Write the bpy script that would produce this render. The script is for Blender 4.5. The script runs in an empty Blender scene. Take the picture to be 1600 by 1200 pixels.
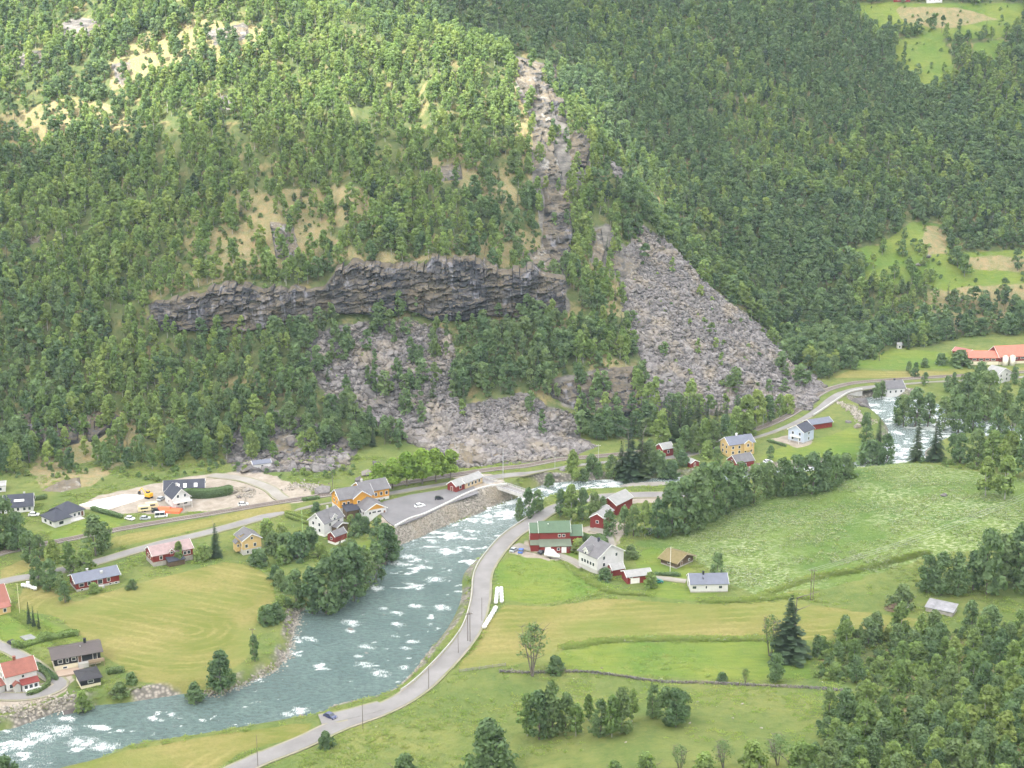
import bpy, bmesh, math, random
import numpy as np
from mathutils import Vector, Matrix
random.seed(7); rng = np.random.default_rng(7)
SC = bpy.context.scene
COL = SC.collection
R = math.radians

# ---------------------------------------------------------------- camera, sky, sun, exposure
HC, PITCH, FPX = 218.0, R(15.5), 1600 * 52 / 36
cam = bpy.data.objects.new('camera', bpy.data.cameras.new('camera')); COL.objects.link(cam)
cam.location = (0, 0, HC); cam.rotation_euler = (R(90) - PITCH, 0, 0)
cam.data.lens = 52; cam.data.sensor_width = 36; cam.data.clip_start = 1; cam.data.clip_end = 12000
SC.camera = cam
SUN_EL, SUN_AZ = R(50), R(222)          # azimuth clockwise from +Y: the sun stands behind and left of the viewer
w = bpy.data.worlds.new('World'); SC.world = w; w.use_nodes = True
nt = w.node_tree; sky = nt.nodes.new('ShaderNodeTexSky'); sky.sky_type = 'NISHITA'; sky.sun_disc = False
sky.sun_elevation = SUN_EL; sky.sun_rotation = SUN_AZ; sky.air_density = 1.0; sky.dust_density = 3.5; sky.ozone_density = 0.6
bg = nt.nodes['Background']; bg.inputs[1].default_value = 0.105; nt.links.new(sky.outputs[0], bg.inputs[0])
sl = bpy.data.lights.new('sun', 'SUN'); sl.energy = 5.0; sl.angle = R(2.5); sl.color = (1, .965, .89)
sun = bpy.data.objects.new('sun', sl); COL.objects.link(sun)
sdir = Vector((math.sin(SUN_AZ) * math.cos(SUN_EL), math.cos(SUN_AZ) * math.cos(SUN_EL), math.sin(SUN_EL)))
sun.rotation_euler = sdir.to_track_quat('Z', 'Y').to_euler(); sun.location = sdir * 800
SC.view_settings.view_transform = 'Standard'; SC.view_settings.look = 'None'
SC.view_settings.exposure = 1.3; SC.view_settings.gamma = 1; SC.view_settings.use_curve_mapping = False
SC.cycles.use_denoising = True; SC.cycles.use_adaptive_sampling = True; SC.cycles.adaptive_threshold = .02; SC.cycles.max_bounces = 6; SC.cycles.diffuse_bounces = 3; SC.cycles.glossy_bounces = 2
SC.cycles.transmission_bounces = 3; SC.cycles.transparent_max_bounces = 8; SC.cycles.volume_bounces = 1

# ---------------------------------------------------------------- noise, projection, ground height
def _hash(ix, iy, s):
    n = (ix.astype(np.int64) * 374761393 + iy.astype(np.int64) * 668265263 + s * 974634777) & 0xFFFFFFFF
    n = ((n ^ (n >> 13)) * 1274126177) & 0xFFFFFFFF
    return ((n ^ (n >> 16)) & 0xFFFF) / 65535.0
def vnoise(x, y, s=0):
    x = np.asarray(x, float); y = np.asarray(y, float)
    ix = np.floor(x); iy = np.floor(y); fx = x - ix; fy = y - iy
    fx = fx * fx * (3 - 2 * fx); fy = fy * fy * (3 - 2 * fy)
    a = _hash(ix, iy, s); b = _hash(ix + 1, iy, s); c = _hash(ix, iy + 1, s); d = _hash(ix + 1, iy + 1, s)
    return (a * (1 - fx) + b * fx) * (1 - fy) + (c * (1 - fx) + d * fx) * fy * 1.0
def fbm(x, y, s=0, o=4):
    t = 0; a = .5
    for k in range(o):
        t = t + a * (vnoise(x * 2 ** k + 17.3 * k, y * 2 ** k - 9.1 * k, s + k) * 2 - 1); a *= .5
    return t
def sstep(a, b, x):
    t = np.clip((np.asarray(x, float) - a) / (b - a), 0, 1); return t * t * (3 - 2 * t)
def smin(a, b, k):
    h = np.clip(.5 + .5 * (b - a) / k, 0, 1); return b * (1 - h) + a * h - k * h * (1 - h)
def smax(a, b, k): return -smin(-a, -b, k)
def ray(u, v):
    u = np.asarray(u, float); v = np.asarray(v, float)
    a = (u - 800) / FPX; b = (600 - v) / FPX
    return a, math.cos(PITCH) + b * math.sin(PITCH), -math.sin(PITCH) + b * math.cos(PITCH)
def project(x, y, z):
    dz = z - HC; d = y * math.cos(PITCH) - dz * math.sin(PITCH); h = y * math.sin(PITCH) + dz * math.cos(PITCH)
    return 800 + FPX * x / d, 600 - FPX * h / d, FPX / d
# the long rock band on the left hillside: foot and brow, as bearing (in photo columns) against row
CU = np.array([-700, 0, 150, 235, 300, 350, 400, 440, 480, 510, 535, 560, 640, 700, 760, 830, 880, 930, 1100, 2000.])
CB = np.array([520, 500, 490, 506, 508, 507, 504, 498, 492, 488, 484, 482, 480, 494, 490, 482, 490, 470, 440, 400.])
CT = np.array([510, 490, 478, 472, 460, 452, 448, 450, 454, 442, 414, 406, 408, 412, 412, 418, 438, 455, 430, 390.])
def d_front(x, y):
    return np.minimum(y - 642, -.198 * (x + 100) + .98 * (y - 642))
def d_right(x, y): return -.688 * (x - 58) + .726 * (y - 668)
_ys = np.arange(560, 1000, .25)
_cu = np.arange(-700, 2000, 6.0); _yb = []; _zb = []; _yt = []; _zt = []
for _u in _cu:
    _j = np.interp(_u, [200, 300, 860, 930], [0, 1, 1, 0]); vb = np.interp(_u, CU, CB) + _j * 9 * fbm(_u / 40, 3.3, 7); vt = np.interp(_u, CU, CT) + _j * 13 * fbm(_u / 34, 7.7, 9)
    rx, ry, rz = ray(_u, vb); zz = HC + rz / ry * _ys; gg = .65 * d_front(rx / ry * _ys, _ys)
    i = np.argmax(gg > zz); _yb.append(_ys[i]); _zb.append(zz[i])
    yt = _ys[i] + 5.0; rx, ry, rz = ray(_u, vt); _yt.append(yt); _zt.append(HC + rz / ry * yt)
_yb, _zb, _yt, _zt = map(np.array, (_yb, _zb, _yt, _zt))
def u_of(x, y): return 800 + FPX * x / (y * math.cos(PITCH) + 155 * math.sin(PITCH))
def H(x, y):
    x = np.asarray(x, float); y = np.asarray(y, float)
    n1 = fbm(x / 70, y / 70, 3); n2 = fbm(x / 22, y / 22, 11, 3); n3 = fbm(x / 7, y / 7, 23, 3)
    d1 = d_front(x, y); d2 = d_right(x, y) + n1 * 6; u = u_of(x, np.maximum(y, 50))
    yb = np.interp(u, _cu, _yb); zb = np.interp(u, _cu, _zb); yt = np.interp(u, _cu, _yt); zt = np.interp(u, _cu, _zt)
    t = np.clip((y - yb) / (yt - yb), 0, 1)
    f1 = np.where(y < yb, .65 * d1, np.where(y < yt, zb + (zt - zb) * t, zt + .6 * (y - yt)))
    rough = sstep(3, 25, d1) * np.minimum(1, np.abs(y - .5 * (yb + yt)) / 14)
    f1 = f1 + (n1 * 7 + n2 * 3.2 + n3 * 1.0) * rough
    f2 = np.where(d2 < 109, .70 * d2, 76.3 + 1.08 * (d2 - 109)) + (n2 * 1.6 + n3 * .7) * sstep(3, 20, d2)
    cap = 166 + .23 * (19 - x) - .10 * (y - 900) + n2 * 4
    d3 = -.63 * (x - 147) - .78 * (y - 787) + n2 * 5 + n1 * 6                       # the spur's right-hand brow: beyond it the ground drops into a gully
    spur = smin(smin(f1, f2, 9), cap, 8) + .95 * np.minimum(0, d3)
    dF = -.075 * (x - 204) + .997 * (y - 865)
    far = np.maximum(np.minimum(.62 * (d2 - 40), .62 * (d1 - 70)), -60)
    far = smax(far, .577 * dF, 12) + (n1 * 10 + n2 * 2.5) * sstep(5, 60, np.maximum(d2, dF))
    mount = np.maximum(spur, far)
    floor = 3.0 + n1 * .7 + .012 * np.maximum(0, y - 640)
    # the meadow swell right of the river
    mx = (x - 50) * .86 + (y - 540) * .5
    sw = sstep(0, 60, mx) * sstep(648, 606, y - .18 * (x - 160)) * sstep(468, 520, y - .35 * (x - 78))
    floor = floor + sw * (1.5 + 6.0 * sstep(20, 170, mx))
    # ground rising towards the viewer in front of the stone wall, and right
    dg = smax(424 - y, .572 * (x - 96) - .82 * (y - 424), 20)
    floor = floor + 3.2 * sstep(-150, -95, x) * sstep(26, 2, x) * sstep(552, 582, y + .25 * (x + 40))      # the village terrace by the station
    floor = floor + np.maximum(0, dg) * .17 * sstep(-30, 45, x) + n2 * .5 * sstep(0, 20, dg)
    z = smax(floor, mount, 3)
    z = np.maximum(z, .72 * (292 - y) + n1 * 6)
    return z
_MT = np.concatenate([np.arange(255, 1150, 1.5), np.arange(1150, 2300, 5)])
def P(u, v, hf=H):
    """where the line of sight through a photo point meets the ground"""
    u = np.atleast_1d(np.asarray(u, float)); v = np.atleast_1d(np.asarray(v, float))
    rx, ry, rz = ray(u, v); out = np.zeros((len(u), 3))
    for s in range(0, len(u), 400):
        sl_ = slice(s, s + 400)
        X = rx[sl_, None] * _MT; Y = ry[sl_, None] * _MT; Z = HC + rz[sl_, None] * _MT
        D = Z - hf(X, Y); hit = D < 0; i = np.clip(np.argmax(hit, 1), 1, None); i = np.where(hit.any(1), i, len(_MT) - 1)
        r_ = np.arange(len(i)); a = D[r_, i - 1]; b = D[r_, i]; f = np.clip(a / np.where(a - b == 0, 1, a - b), 0, 1)
        t = _MT[i - 1] + f * (_MT[i] - _MT[i - 1])
        out[sl_, 0] = rx[sl_] * t; out[sl_, 1] = ry[sl_] * t; out[sl_, 2] = HC + rz[sl_] * t
    return out
def P1(u, v): return P([u], [v])[0]
def densify(pts, step, closed=False):
    pts = [np.array(p, float) for p in pts]; n = len(pts); out = []
    for i in range(n if closed else n - 1):
        a, b = pts[i], pts[(i + 1) % n]; k = max(1, int(np.linalg.norm(b - a) / step))
        out += [a + (b - a) * j / k for j in range(k)]
    if not closed: out.append(pts[-1])
    return np.array(out)
def spline(pts, k=8):
    p = [np.array(q, float) for q in pts]; p = [2 * p[0] - p[1]] + p + [2 * p[-1] - p[-2]]; out = []
    for i in range(1, len(p) - 2):
        for j in range(k):
            t = j / k
            out.append(.5 * (2 * p[i] + (p[i + 1] - p[i - 1]) * t + (2 * p[i - 1] - 5 * p[i] + 4 * p[i + 1] - p[i + 2]) * t * t + (3 * p[i] - p[i - 1] - 3 * p[i + 1] + p[i + 2]) * t ** 3))
    out.append(p[-2]); return np.array(out)
def wpoly(px, step=14):
    d = densify(px, step, True); return P(d[:, 0], d[:, 1])[:, :2]
def inpoly(x, y, poly):
    c = np.zeros(x.shape, bool); n = len(poly)
    for i in range(n):
        x1, y1 = poly[i]; x2, y2 = poly[(i + 1) % n]
        if y1 == y2: continue
        c ^= ((y1 > y) != (y2 > y)) & (x < (x2 - x1) * (y - y1) / (y2 - y1) + x1)
    return c
def dpoly(x, y, poly, closed=True):
    d = np.full(x.shape, 1e9); n = len(poly)
    for i in range(n if closed else n - 1):
        a = poly[i]; b = poly[(i + 1) % n]; e = b - a; L = e @ e + 1e-9
        t = np.clip(((x - a[0]) * e[0] + (y - a[1]) * e[1]) / L, 0, 1)
        d = np.minimum(d, (x - a[0] - t * e[0]) ** 2 + (y - a[1] - t * e[1]) ** 2)
    return np.sqrt(d)
def sdist(x, y, poly, pad=40):
    """signed distance, positive inside, only near the polygon"""
    out = np.full(x.shape, -999.0); lo = poly.min(0) - pad; hi = poly.max(0) + pad
    m = (x > lo[0]) & (x < hi[0]) & (y > lo[1]) & (y < hi[1])
    if m.any():
        xs, ys = x[m], y[m]; d = dpoly(xs, ys, poly); out[m] = np.where(inpoly(xs, ys, poly), d, -d)
    return out

# ---------------------------------------------------------------- object helpers
def tag(o, label=None, cat=None, group=None, kind=None):
    if label: o['label'] = label
    if cat: o['category'] = cat
    if group: o['group'] = group
    if kind: o['kind'] = kind
    return o
def empty(name, loc=(0, 0, 0), rz=0):
    o = bpy.data.objects.new(name, None); COL.objects.link(o); o.location = loc; o.rotation_euler = (0, 0, rz); o.empty_display_size = .5
    return o
def link(name, me, parent=None):
    o = bpy.data.objects.new(name, me); COL.objects.link(o)
    if parent: o.parent = parent
    return o
def meshdata(name, v, f, mats=(), smooth=False, mi=None):
    me = bpy.data.meshes.new(name); v = np.asarray(v, float); me.from_pydata(v.tolist(), [], f if isinstance(f, list) else f.tolist())
    for m in mats: me.materials.append(m)
    if mi is not None: me.polygons.foreach_set('material_index', mi)
    if smooth: me.polygons.foreach_set('use_smooth', [True] * len(me.polygons))
    me.update(); return me
class MB:
    """collects solids into one mesh"""
    def __init__(s): s.v = []; s.f = []; s.mi = []
    def add(s, v, f, m=0):
        o = len(s.v); s.v += [tuple(q) for q in v]; s.f += [tuple(i + o for i in q) for q in f]; s.mi += [m] * len(f); return s
    def box(s, x0, x1, y0, y1, z0, z1, m=0):
        return s.add([(x0, y0, z0), (x1, y0, z0), (x1, y1, z0), (x0, y1, z0), (x0, y0, z1), (x1, y0, z1), (x1, y1, z1), (x0, y1, z1)],
                     [(3, 2, 1, 0), (4, 5, 6, 7), (0, 1, 5, 4), (1, 2, 6, 5), (2, 3, 7, 6), (3, 0, 4, 7)], m)
    def slab(s, q, th, m=0):
        """a quad pushed down along its normal"""
        q = [Vector(p) for p in q]; n = (q[1] - q[0]).cross(q[2] - q[0]).normalized()
        if n.z < 0: n = -n; q = q[::-1]
        return s.add(q + [p - n * th for p in q], [(0, 1, 2, 3), (7, 6, 5, 4), (0, 4, 5, 1), (1, 5, 6, 2), (2, 6, 7, 3), (3, 7, 4, 0)], m)
    def prism(s, prof, a0, a1, axis='x', m=0):
        n = len(prof); mk = {'x': lambda a, p: (a, p[0], p[1]), 'y': lambda a, p: (p[0], a, p[1]), 'z': lambda a, p: (p[0], p[1], a)}[axis]
        return s.add([mk(a0, p) for p in prof] + [mk(a1, p) for p in prof],
                     [tuple(range(n))[::-1], tuple(range(n, 2 * n))] + [(i, (i + 1) % n, n + (i + 1) % n, n + i) for i in range(n)], m)
    def tube(s, p, q, r0, r1=None, n=6, m=0):
        r1 = r0 if r1 is None else r1; p = Vector(p); q = Vector(q); d = (q - p).normalized()
        a = d.orthogonal().normalized(); b = d.cross(a)
        ring = lambda c, r: [c + (a * math.cos(2 * math.pi * i / n) + b * math.sin(2 * math.pi * i / n)) * r for i in range(n)]
        return s.add(ring(p, r0) + ring(q, r1), [tuple(range(n))[::-1], tuple(range(n, 2 * n))] + [(i, (i + 1) % n, n + (i + 1) % n, n + i) for i in range(n)], m)
    def mesh(s, name, mats, smooth=False):
        me = meshdata(name, s.v, s.f, mats if isinstance(mats, (list, tuple)) else [mats], smooth, s.mi)
        bm = bmesh.new(); bm.from_mesh(me); bmesh.ops.recalc_face_normals(bm, faces=bm.faces); bm.to_mesh(me); bm.free(); return me
    def build(s, name, mats, parent=None, smooth=False): return link(name, s.mesh(name, mats, smooth), parent)
def attr(me, name, arr, typ='FLOAT'):
    a = me.attributes.new(name, typ, 'POINT'); a.data.foreach_set({'FLOAT': 'value', 'INT': 'value', 'FLOAT_VECTOR': 'vector'}[typ], np.asarray(arr).ravel())

# ---------------------------------------------------------------- materials
MATS = {}
class NB:
    """small node-graph writer"""
    def __init__(s, name):
        s.m = bpy.data.materials.new(name); s.m.use_nodes = True; s.t = s.m.node_tree; s.b = s.t.nodes['Principled BSDF']; MATS[name] = s.m
        s.b.inputs['Specular IOR Level'].default_value = .25
    def n(s, typ, **k):
        o = s.t.nodes.new(typ)
        for a, b in k.items(): setattr(o, a, b)
        return o
    def L(s, a, b): s.t.links.new(a, b)
    def set(s, sock, v):
        if isinstance(v, bpy.types.NodeSocket): s.L(v, sock)
        elif isinstance(v, (tuple, list)) and len(v) == 3 and sock.type == 'RGBA': sock.default_value = (*v, 1)
        else: sock.default_value = v
    def attr(s, name):
        return s.n('ShaderNodeAttribute', attribute_name=name).outputs['Fac']
    def pos(s): return s.n('ShaderNodeNewGeometry').outputs['Position']
    def obj(s): return s.n('ShaderNodeTexCoord').outputs['Object']
    def mapping(s, vec, scale, rot=(0, 0, 0)):
        o = s.n('ShaderNodeMapping'); s.L(vec, o.inputs[0]); o.inputs['Scale'].default_value = scale; o.inputs['Rotation'].default_value = rot; return o.outputs[0]
    def noise(s, scale, detail=4, rough=.55, vec=None):
        o = s.n('ShaderNodeTexNoise'); o.inputs['Scale'].default_value = scale; o.inputs['Detail'].default_value = detail; o.inputs['Roughness'].default_value = rough
        s.L(vec if vec is not None else s.pos(), o.inputs['Vector']); return o.outputs['Fac']
    def vor(s, scale, vec=None, feat='F1', out='Distance'):
        o = s.n('ShaderNodeTexVoronoi', feature=feat); o.inputs['Scale'].default_value = scale; s.L(vec if vec is not None else s.pos(), o.inputs['Vector']); return o.outputs[out]
    def math(s, op, a, b=0., c=None):
        o = s.n('ShaderNodeMath', operation=op); s.set(o.inputs[0], a); s.set(o.inputs[1], b)
        if c is not None: s.set(o.inputs[2], c)
        return o.outputs[0]
    def rng(s, v, a, b, c=0., d=1.):
        o = s.n('ShaderNodeMapRange'); s.set(o.inputs[0], v)
        for i, q in enumerate((a, b, c, d)): s.set(o.inputs[i + 1], q)
        return o.outputs[0]
    def mix(s, f, a, b):
        o = s.n('ShaderNodeMix', data_type='RGBA'); s.set(o.inputs[0], f); s.set(o.inputs[6], a); s.set(o.inputs[7], b); return o.outputs[2]
    def mul(s, a, b):
        o = s.n('ShaderNodeMix', data_type='RGBA', blend_type='MULTIPLY'); o.inputs[0].default_value = 1; s.set(o.inputs[6], a); s.set(o.inputs[7], b); return o.outputs[2]
    def bump(s, h, dist, strength=.7):
        o = s.n('ShaderNodeBump'); o.inputs['Strength'].default_value = strength; o.inputs['Distance'].default_value = dist; s.L(h, o.inputs['Height']); s.L(o.outputs[0], s.b.inputs['Normal'])
    def col(s, c, rough=.9):
        s.set(s.b.inputs['Base Color'], c); s.b.inputs['Roughness'].default_value = rough
def paint(name, c, rough=.6, var=.12, scale=.8, grime=.25, boards=0):
    """painted or weathered surface: a colour with blotches and a little dirt; boards gives cladding lines"""
    b = NB(name); p = b.obj(); n = b.noise(scale, 5, .6, p); n2 = b.noise(6, 3, .6, b.mapping(p, (1, 1, .15)))
    f = b.rng(n, .3, .75); base = b.mix(f, tuple(x * (1 - var) for x in c), tuple(min(1, x * (1 + var)) for x in c))
    base = b.mix(b.rng(n2, .55, .9, 0, grime), base, tuple(x * .45 + .03 for x in c))
    b.col(base, rough)
    if boards:
        sep = b.n('ShaderNodeSeparateXYZ'); b.L(p, sep.inputs[0]); s_ = b.math('ADD', sep.outputs[0], sep.outputs[1])
        fr = b.math('FRACT', b.math('MULTIPLY', s_ if boards > 0 else sep.outputs[2], abs(boards)))
        b.bump(b.rng(fr, .0, .25), .04, .8)
    return b.m
def rockmat(name, dark, light, tan, scale=1.0, tanamt=.5, flatamt=.9):
    b = NB(name); p = b.pos(); st = b.mapping(p, (.12 * scale, .12 * scale, .55 * scale), (R(8), R(-6), 0))
    n = b.noise(1, 7, .62, st); n2 = b.noise(.05 * scale, 4, .5, p); n3 = b.noise(.6 * scale, 5, .6, p)
    c = b.mix(b.rng(n, .32, .68), dark, light); c = b.mix(b.rng(n3, .35, .75, 0, .55), c, tuple(x * .55 for x in dark))
    c = b.mix(b.math('MULTIPLY', b.rng(n2, .45, .62), tanamt), c, tan); ve = b.noise(1, 5, .6, b.mapping(p, (.22, .22, .03))); c = b.mix(b.rng(ve, .56, .66, 0, .7), c, tuple(min(.42, x * 2.6) for x in light))
    nz = b.n('ShaderNodeSeparateXYZ'); g = b.n('ShaderNodeNewGeometry'); b.L(g.outputs['True Normal'], nz.inputs[0])
    c = b.mix(b.math('MULTIPLY', b.rng(nz.outputs[2], .55, .85), b.rng(n3, .35, .55, .2 * flatamt, flatamt)), c, tan)
    b.col(c, .92); b.bump(b.math('ADD', n, n3), .8, .9); return b.m
ROCK = rockmat('cliff_rock', (.013, .014, .020), (.09, .091, .105), (.20, .16, .095), 1.0, .28, .5)
ROCKL = rockmat('pale_rock', (.055, .054, .056), (.17, .165, .16), (.19, .15, .09), 1.0, .3, .6)
def stonemat(name, a, c_, tan=(.3, .25, .17)):
    b = NB(name); oi = b.n('ShaderNodeObjectInfo').outputs['Random']; n = b.noise(.9, 5, .6)
    c = b.mix(oi, a, c_); c = b.mix(b.rng(n, .4, .7, 0, .55), c, tuple(x * .5 for x in a)); c = b.mix(b.math('MULTIPLY', b.rng(b.noise(.07), .5, .65), .4), c, tan)
    b.col(c, .9); b.bump(n, .25, .7); return b.m
STONE = stonemat('scree_stone', (.115, .107, .108), (.245, .23, .225))
STONEW = stonemat('embankment_stone', (.22, .20, .17), (.42, .39, .34))
def leafmat(name, a, c_, warm, trans=.3):
    b = NB(name); oi = b.n('ShaderNodeObjectInfo').outputs['Random']; ti = b.attr('tint')
    c = b.mix(oi, a, c_); c = b.mix(b.math('MULTIPLY', b.rng(b.math('FRACT', b.math('MULTIPLY', oi, 7.31)), .6, 1.), .55), c, warm)
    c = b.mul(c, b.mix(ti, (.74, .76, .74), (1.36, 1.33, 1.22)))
    b.col(c, .7); b.b.inputs['Specular IOR Level'].default_value = .15
    tr = b.n('ShaderNodeBsdfTranslucent'); b.L(b.mul(c, (1.25, 1.35, .7)), tr.inputs[0])
    mx = b.n('ShaderNodeMixShader'); mx.inputs[0].default_value = trans; b.L(b.b.outputs[0], mx.inputs[1]); b.L(tr.outputs[0], mx.inputs[2])
    b.L(mx.outputs[0], b.t.nodes['Material Output'].inputs[0]); return b.m
LEAF = leafmat('birch_leaf', (.15, .228, .092), (.24, .318, .125), (.295, .335, .12), .5)
LEAFD = leafmat('alder_leaf', (.105, .17, .092), (.165, .238, .122), (.185, .235, .105), .46)
LEAFB = leafmat('lime_leaf', (.15, .25, .05), (.21, .31, .065), (.22, .29, .065), .4)
NEEDLE = leafmat('spruce_needle', (.042, .07, .042), (.062, .098, .05), (.075, .10, .045), .15)
BARK = paint('bark', (.16, .14, .12), .95, .3, 2)
BARKW = paint('birch_bark', (.42, .41, .38), .9, .35, 3)

# ---------------------------------------------------------------- lines of the land, traced on the ground
def px_line(px, k=6):
    s = spline(px, k); return P(s[:, 0], s[:, 1])
LB = [(-160, 1178), (0, 1141), (40, 1130), (105, 1107), (200, 1096), (300, 1081), (340, 1082), (400, 1060), (440, 1036), (456, 1000), (470, 955), (520, 938), (565, 905), (612, 872), (622, 852), (640, 845), (700, 820), (760, 795), (804, 777), (835, 760), (880, 752), (960, 748), (1072, 744), (1150, 738), (1240, 731), (1330, 722), (1372, 704), (1388, 676), (1372, 650), (1335, 634), (1345, 622), (1395, 618), (1460, 628), (1560, 660), (1700, 680)]
RB = [(1700, 705), (1560, 690), (1500, 682), (1450, 700), (1440, 722), (1370, 744), (1240, 750), (1180, 757), (1065, 764), (930, 767), (870, 776), (845, 786), (828, 803), (790, 836), (742, 875), (723, 900), (720, 936), (700, 980), (665, 1022), (640, 1056), (600, 1086), (520, 1106), (490, 1118), (400, 1134), (300, 1151), (200, 1167), (130, 1194), (-160, 1260)]
def flat(u, v, z=2.0):
    rx, ry, rz = ray(u, v); t = (z - HC) / rz; return np.stack([rx * t, ry * t], -1)
_l = spline(LB, 4); _r = spline(RB, 4)
RIVER = np.concatenate([flat(_l[:, 0], _l[:, 1], .3), flat(_r[:, 0], _r[:, 1], .3)])
ROADS = {}
def road_line(name, px, width, k=8, zoff=.0):
    w_ = px_line(px, k); z = w_[:, 2].copy()
    for _ in range(12): z[1:-1] = (z[:-2] + z[1:-1] * 2 + z[2:]) / 4
    w_[:, 2] = np.maximum(z + zoff, 2.2); ROADS[name] = (w_, width); return w_
road_line('valley_road', [(330, 1222), (400, 1188), (470, 1160), (530, 1132), (600, 1106), (652, 1076), (700, 1030), (735, 985), (750, 940), (755, 895), (775, 862), (800, 836), (830, 815), (860, 797), (900, 783), (940, 776), (1000, 773), (1080, 772)], 6.0)
road_line('village_road', [(-60, 922), (20, 905), (60, 898), (110, 887), (160, 875), (235, 853), (330, 830), (410, 808), (465, 793), (510, 783), (560, 778)], 4.6)
road_line('lay_by', [(500, 1124), (525, 1120), (560, 1112), (600, 1101)], 5.5)
road_line('far_road', [(560, 778), (640, 764), (720, 750), (780, 744), (850, 732), (930, 722), (1000, 716), (1060, 712), (1120, 697), (1180, 681), (1230, 664), (1262, 648), (1284, 634), (1305, 620), (1325, 610), (1370, 603), (1440, 596), (1510, 592), (1640, 586)], 5.0)
road_line('level_crossing_lane', [(330, 742), (380, 748), (420, 762), (438, 776), (470, 792)], 5.0)
RAIL = road_line('railway', [(-60, 884), (20, 862), (100, 846), (180, 830), (260, 816), (340, 803), (420, 789), (490, 778), (560, 768), (640, 755), (720, 742), (800, 731), (900, 718), (1000, 708), (1080, 697), (1140, 684), (1190, 669), (1230, 652), (1258, 634), (1278, 618), (1300, 608), (1340, 599), (1420, 593), (1520, 587), (1640, 580)], 4.4, zoff=.7)
FARM = road_line('farm_track', [(806, 850), (830, 858), (868, 866), (895, 876), (915, 888)], 3.0)
road_line('barn_yard_track', [(925, 826), (945, 832), (952, 845), (950, 860)], 4.0)
road_line('cottage_track', [(1022, 902), (1045, 904), (1078, 908)], 2.4)
road_line('drive', [(-30, 1085), (30, 1088), (70, 1082), (95, 1068), (75, 1055), (60, 1042), (20, 1018), (-20, 1000)], 4.0)
LOTPX = [(585, 792), (600, 783), (640, 773), (690, 765), (738, 757), (748, 770), (700, 787), (664, 805), (618, 823), (606, 815)]
DIRTPX = [(118, 792), (150, 775), (215, 760), (262, 752), (330, 738), (400, 735), (445, 752), (480, 765), (495, 782), (430, 790), (350, 797), (300, 800), (240, 803), (205, 802), (165, 803)]

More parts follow.
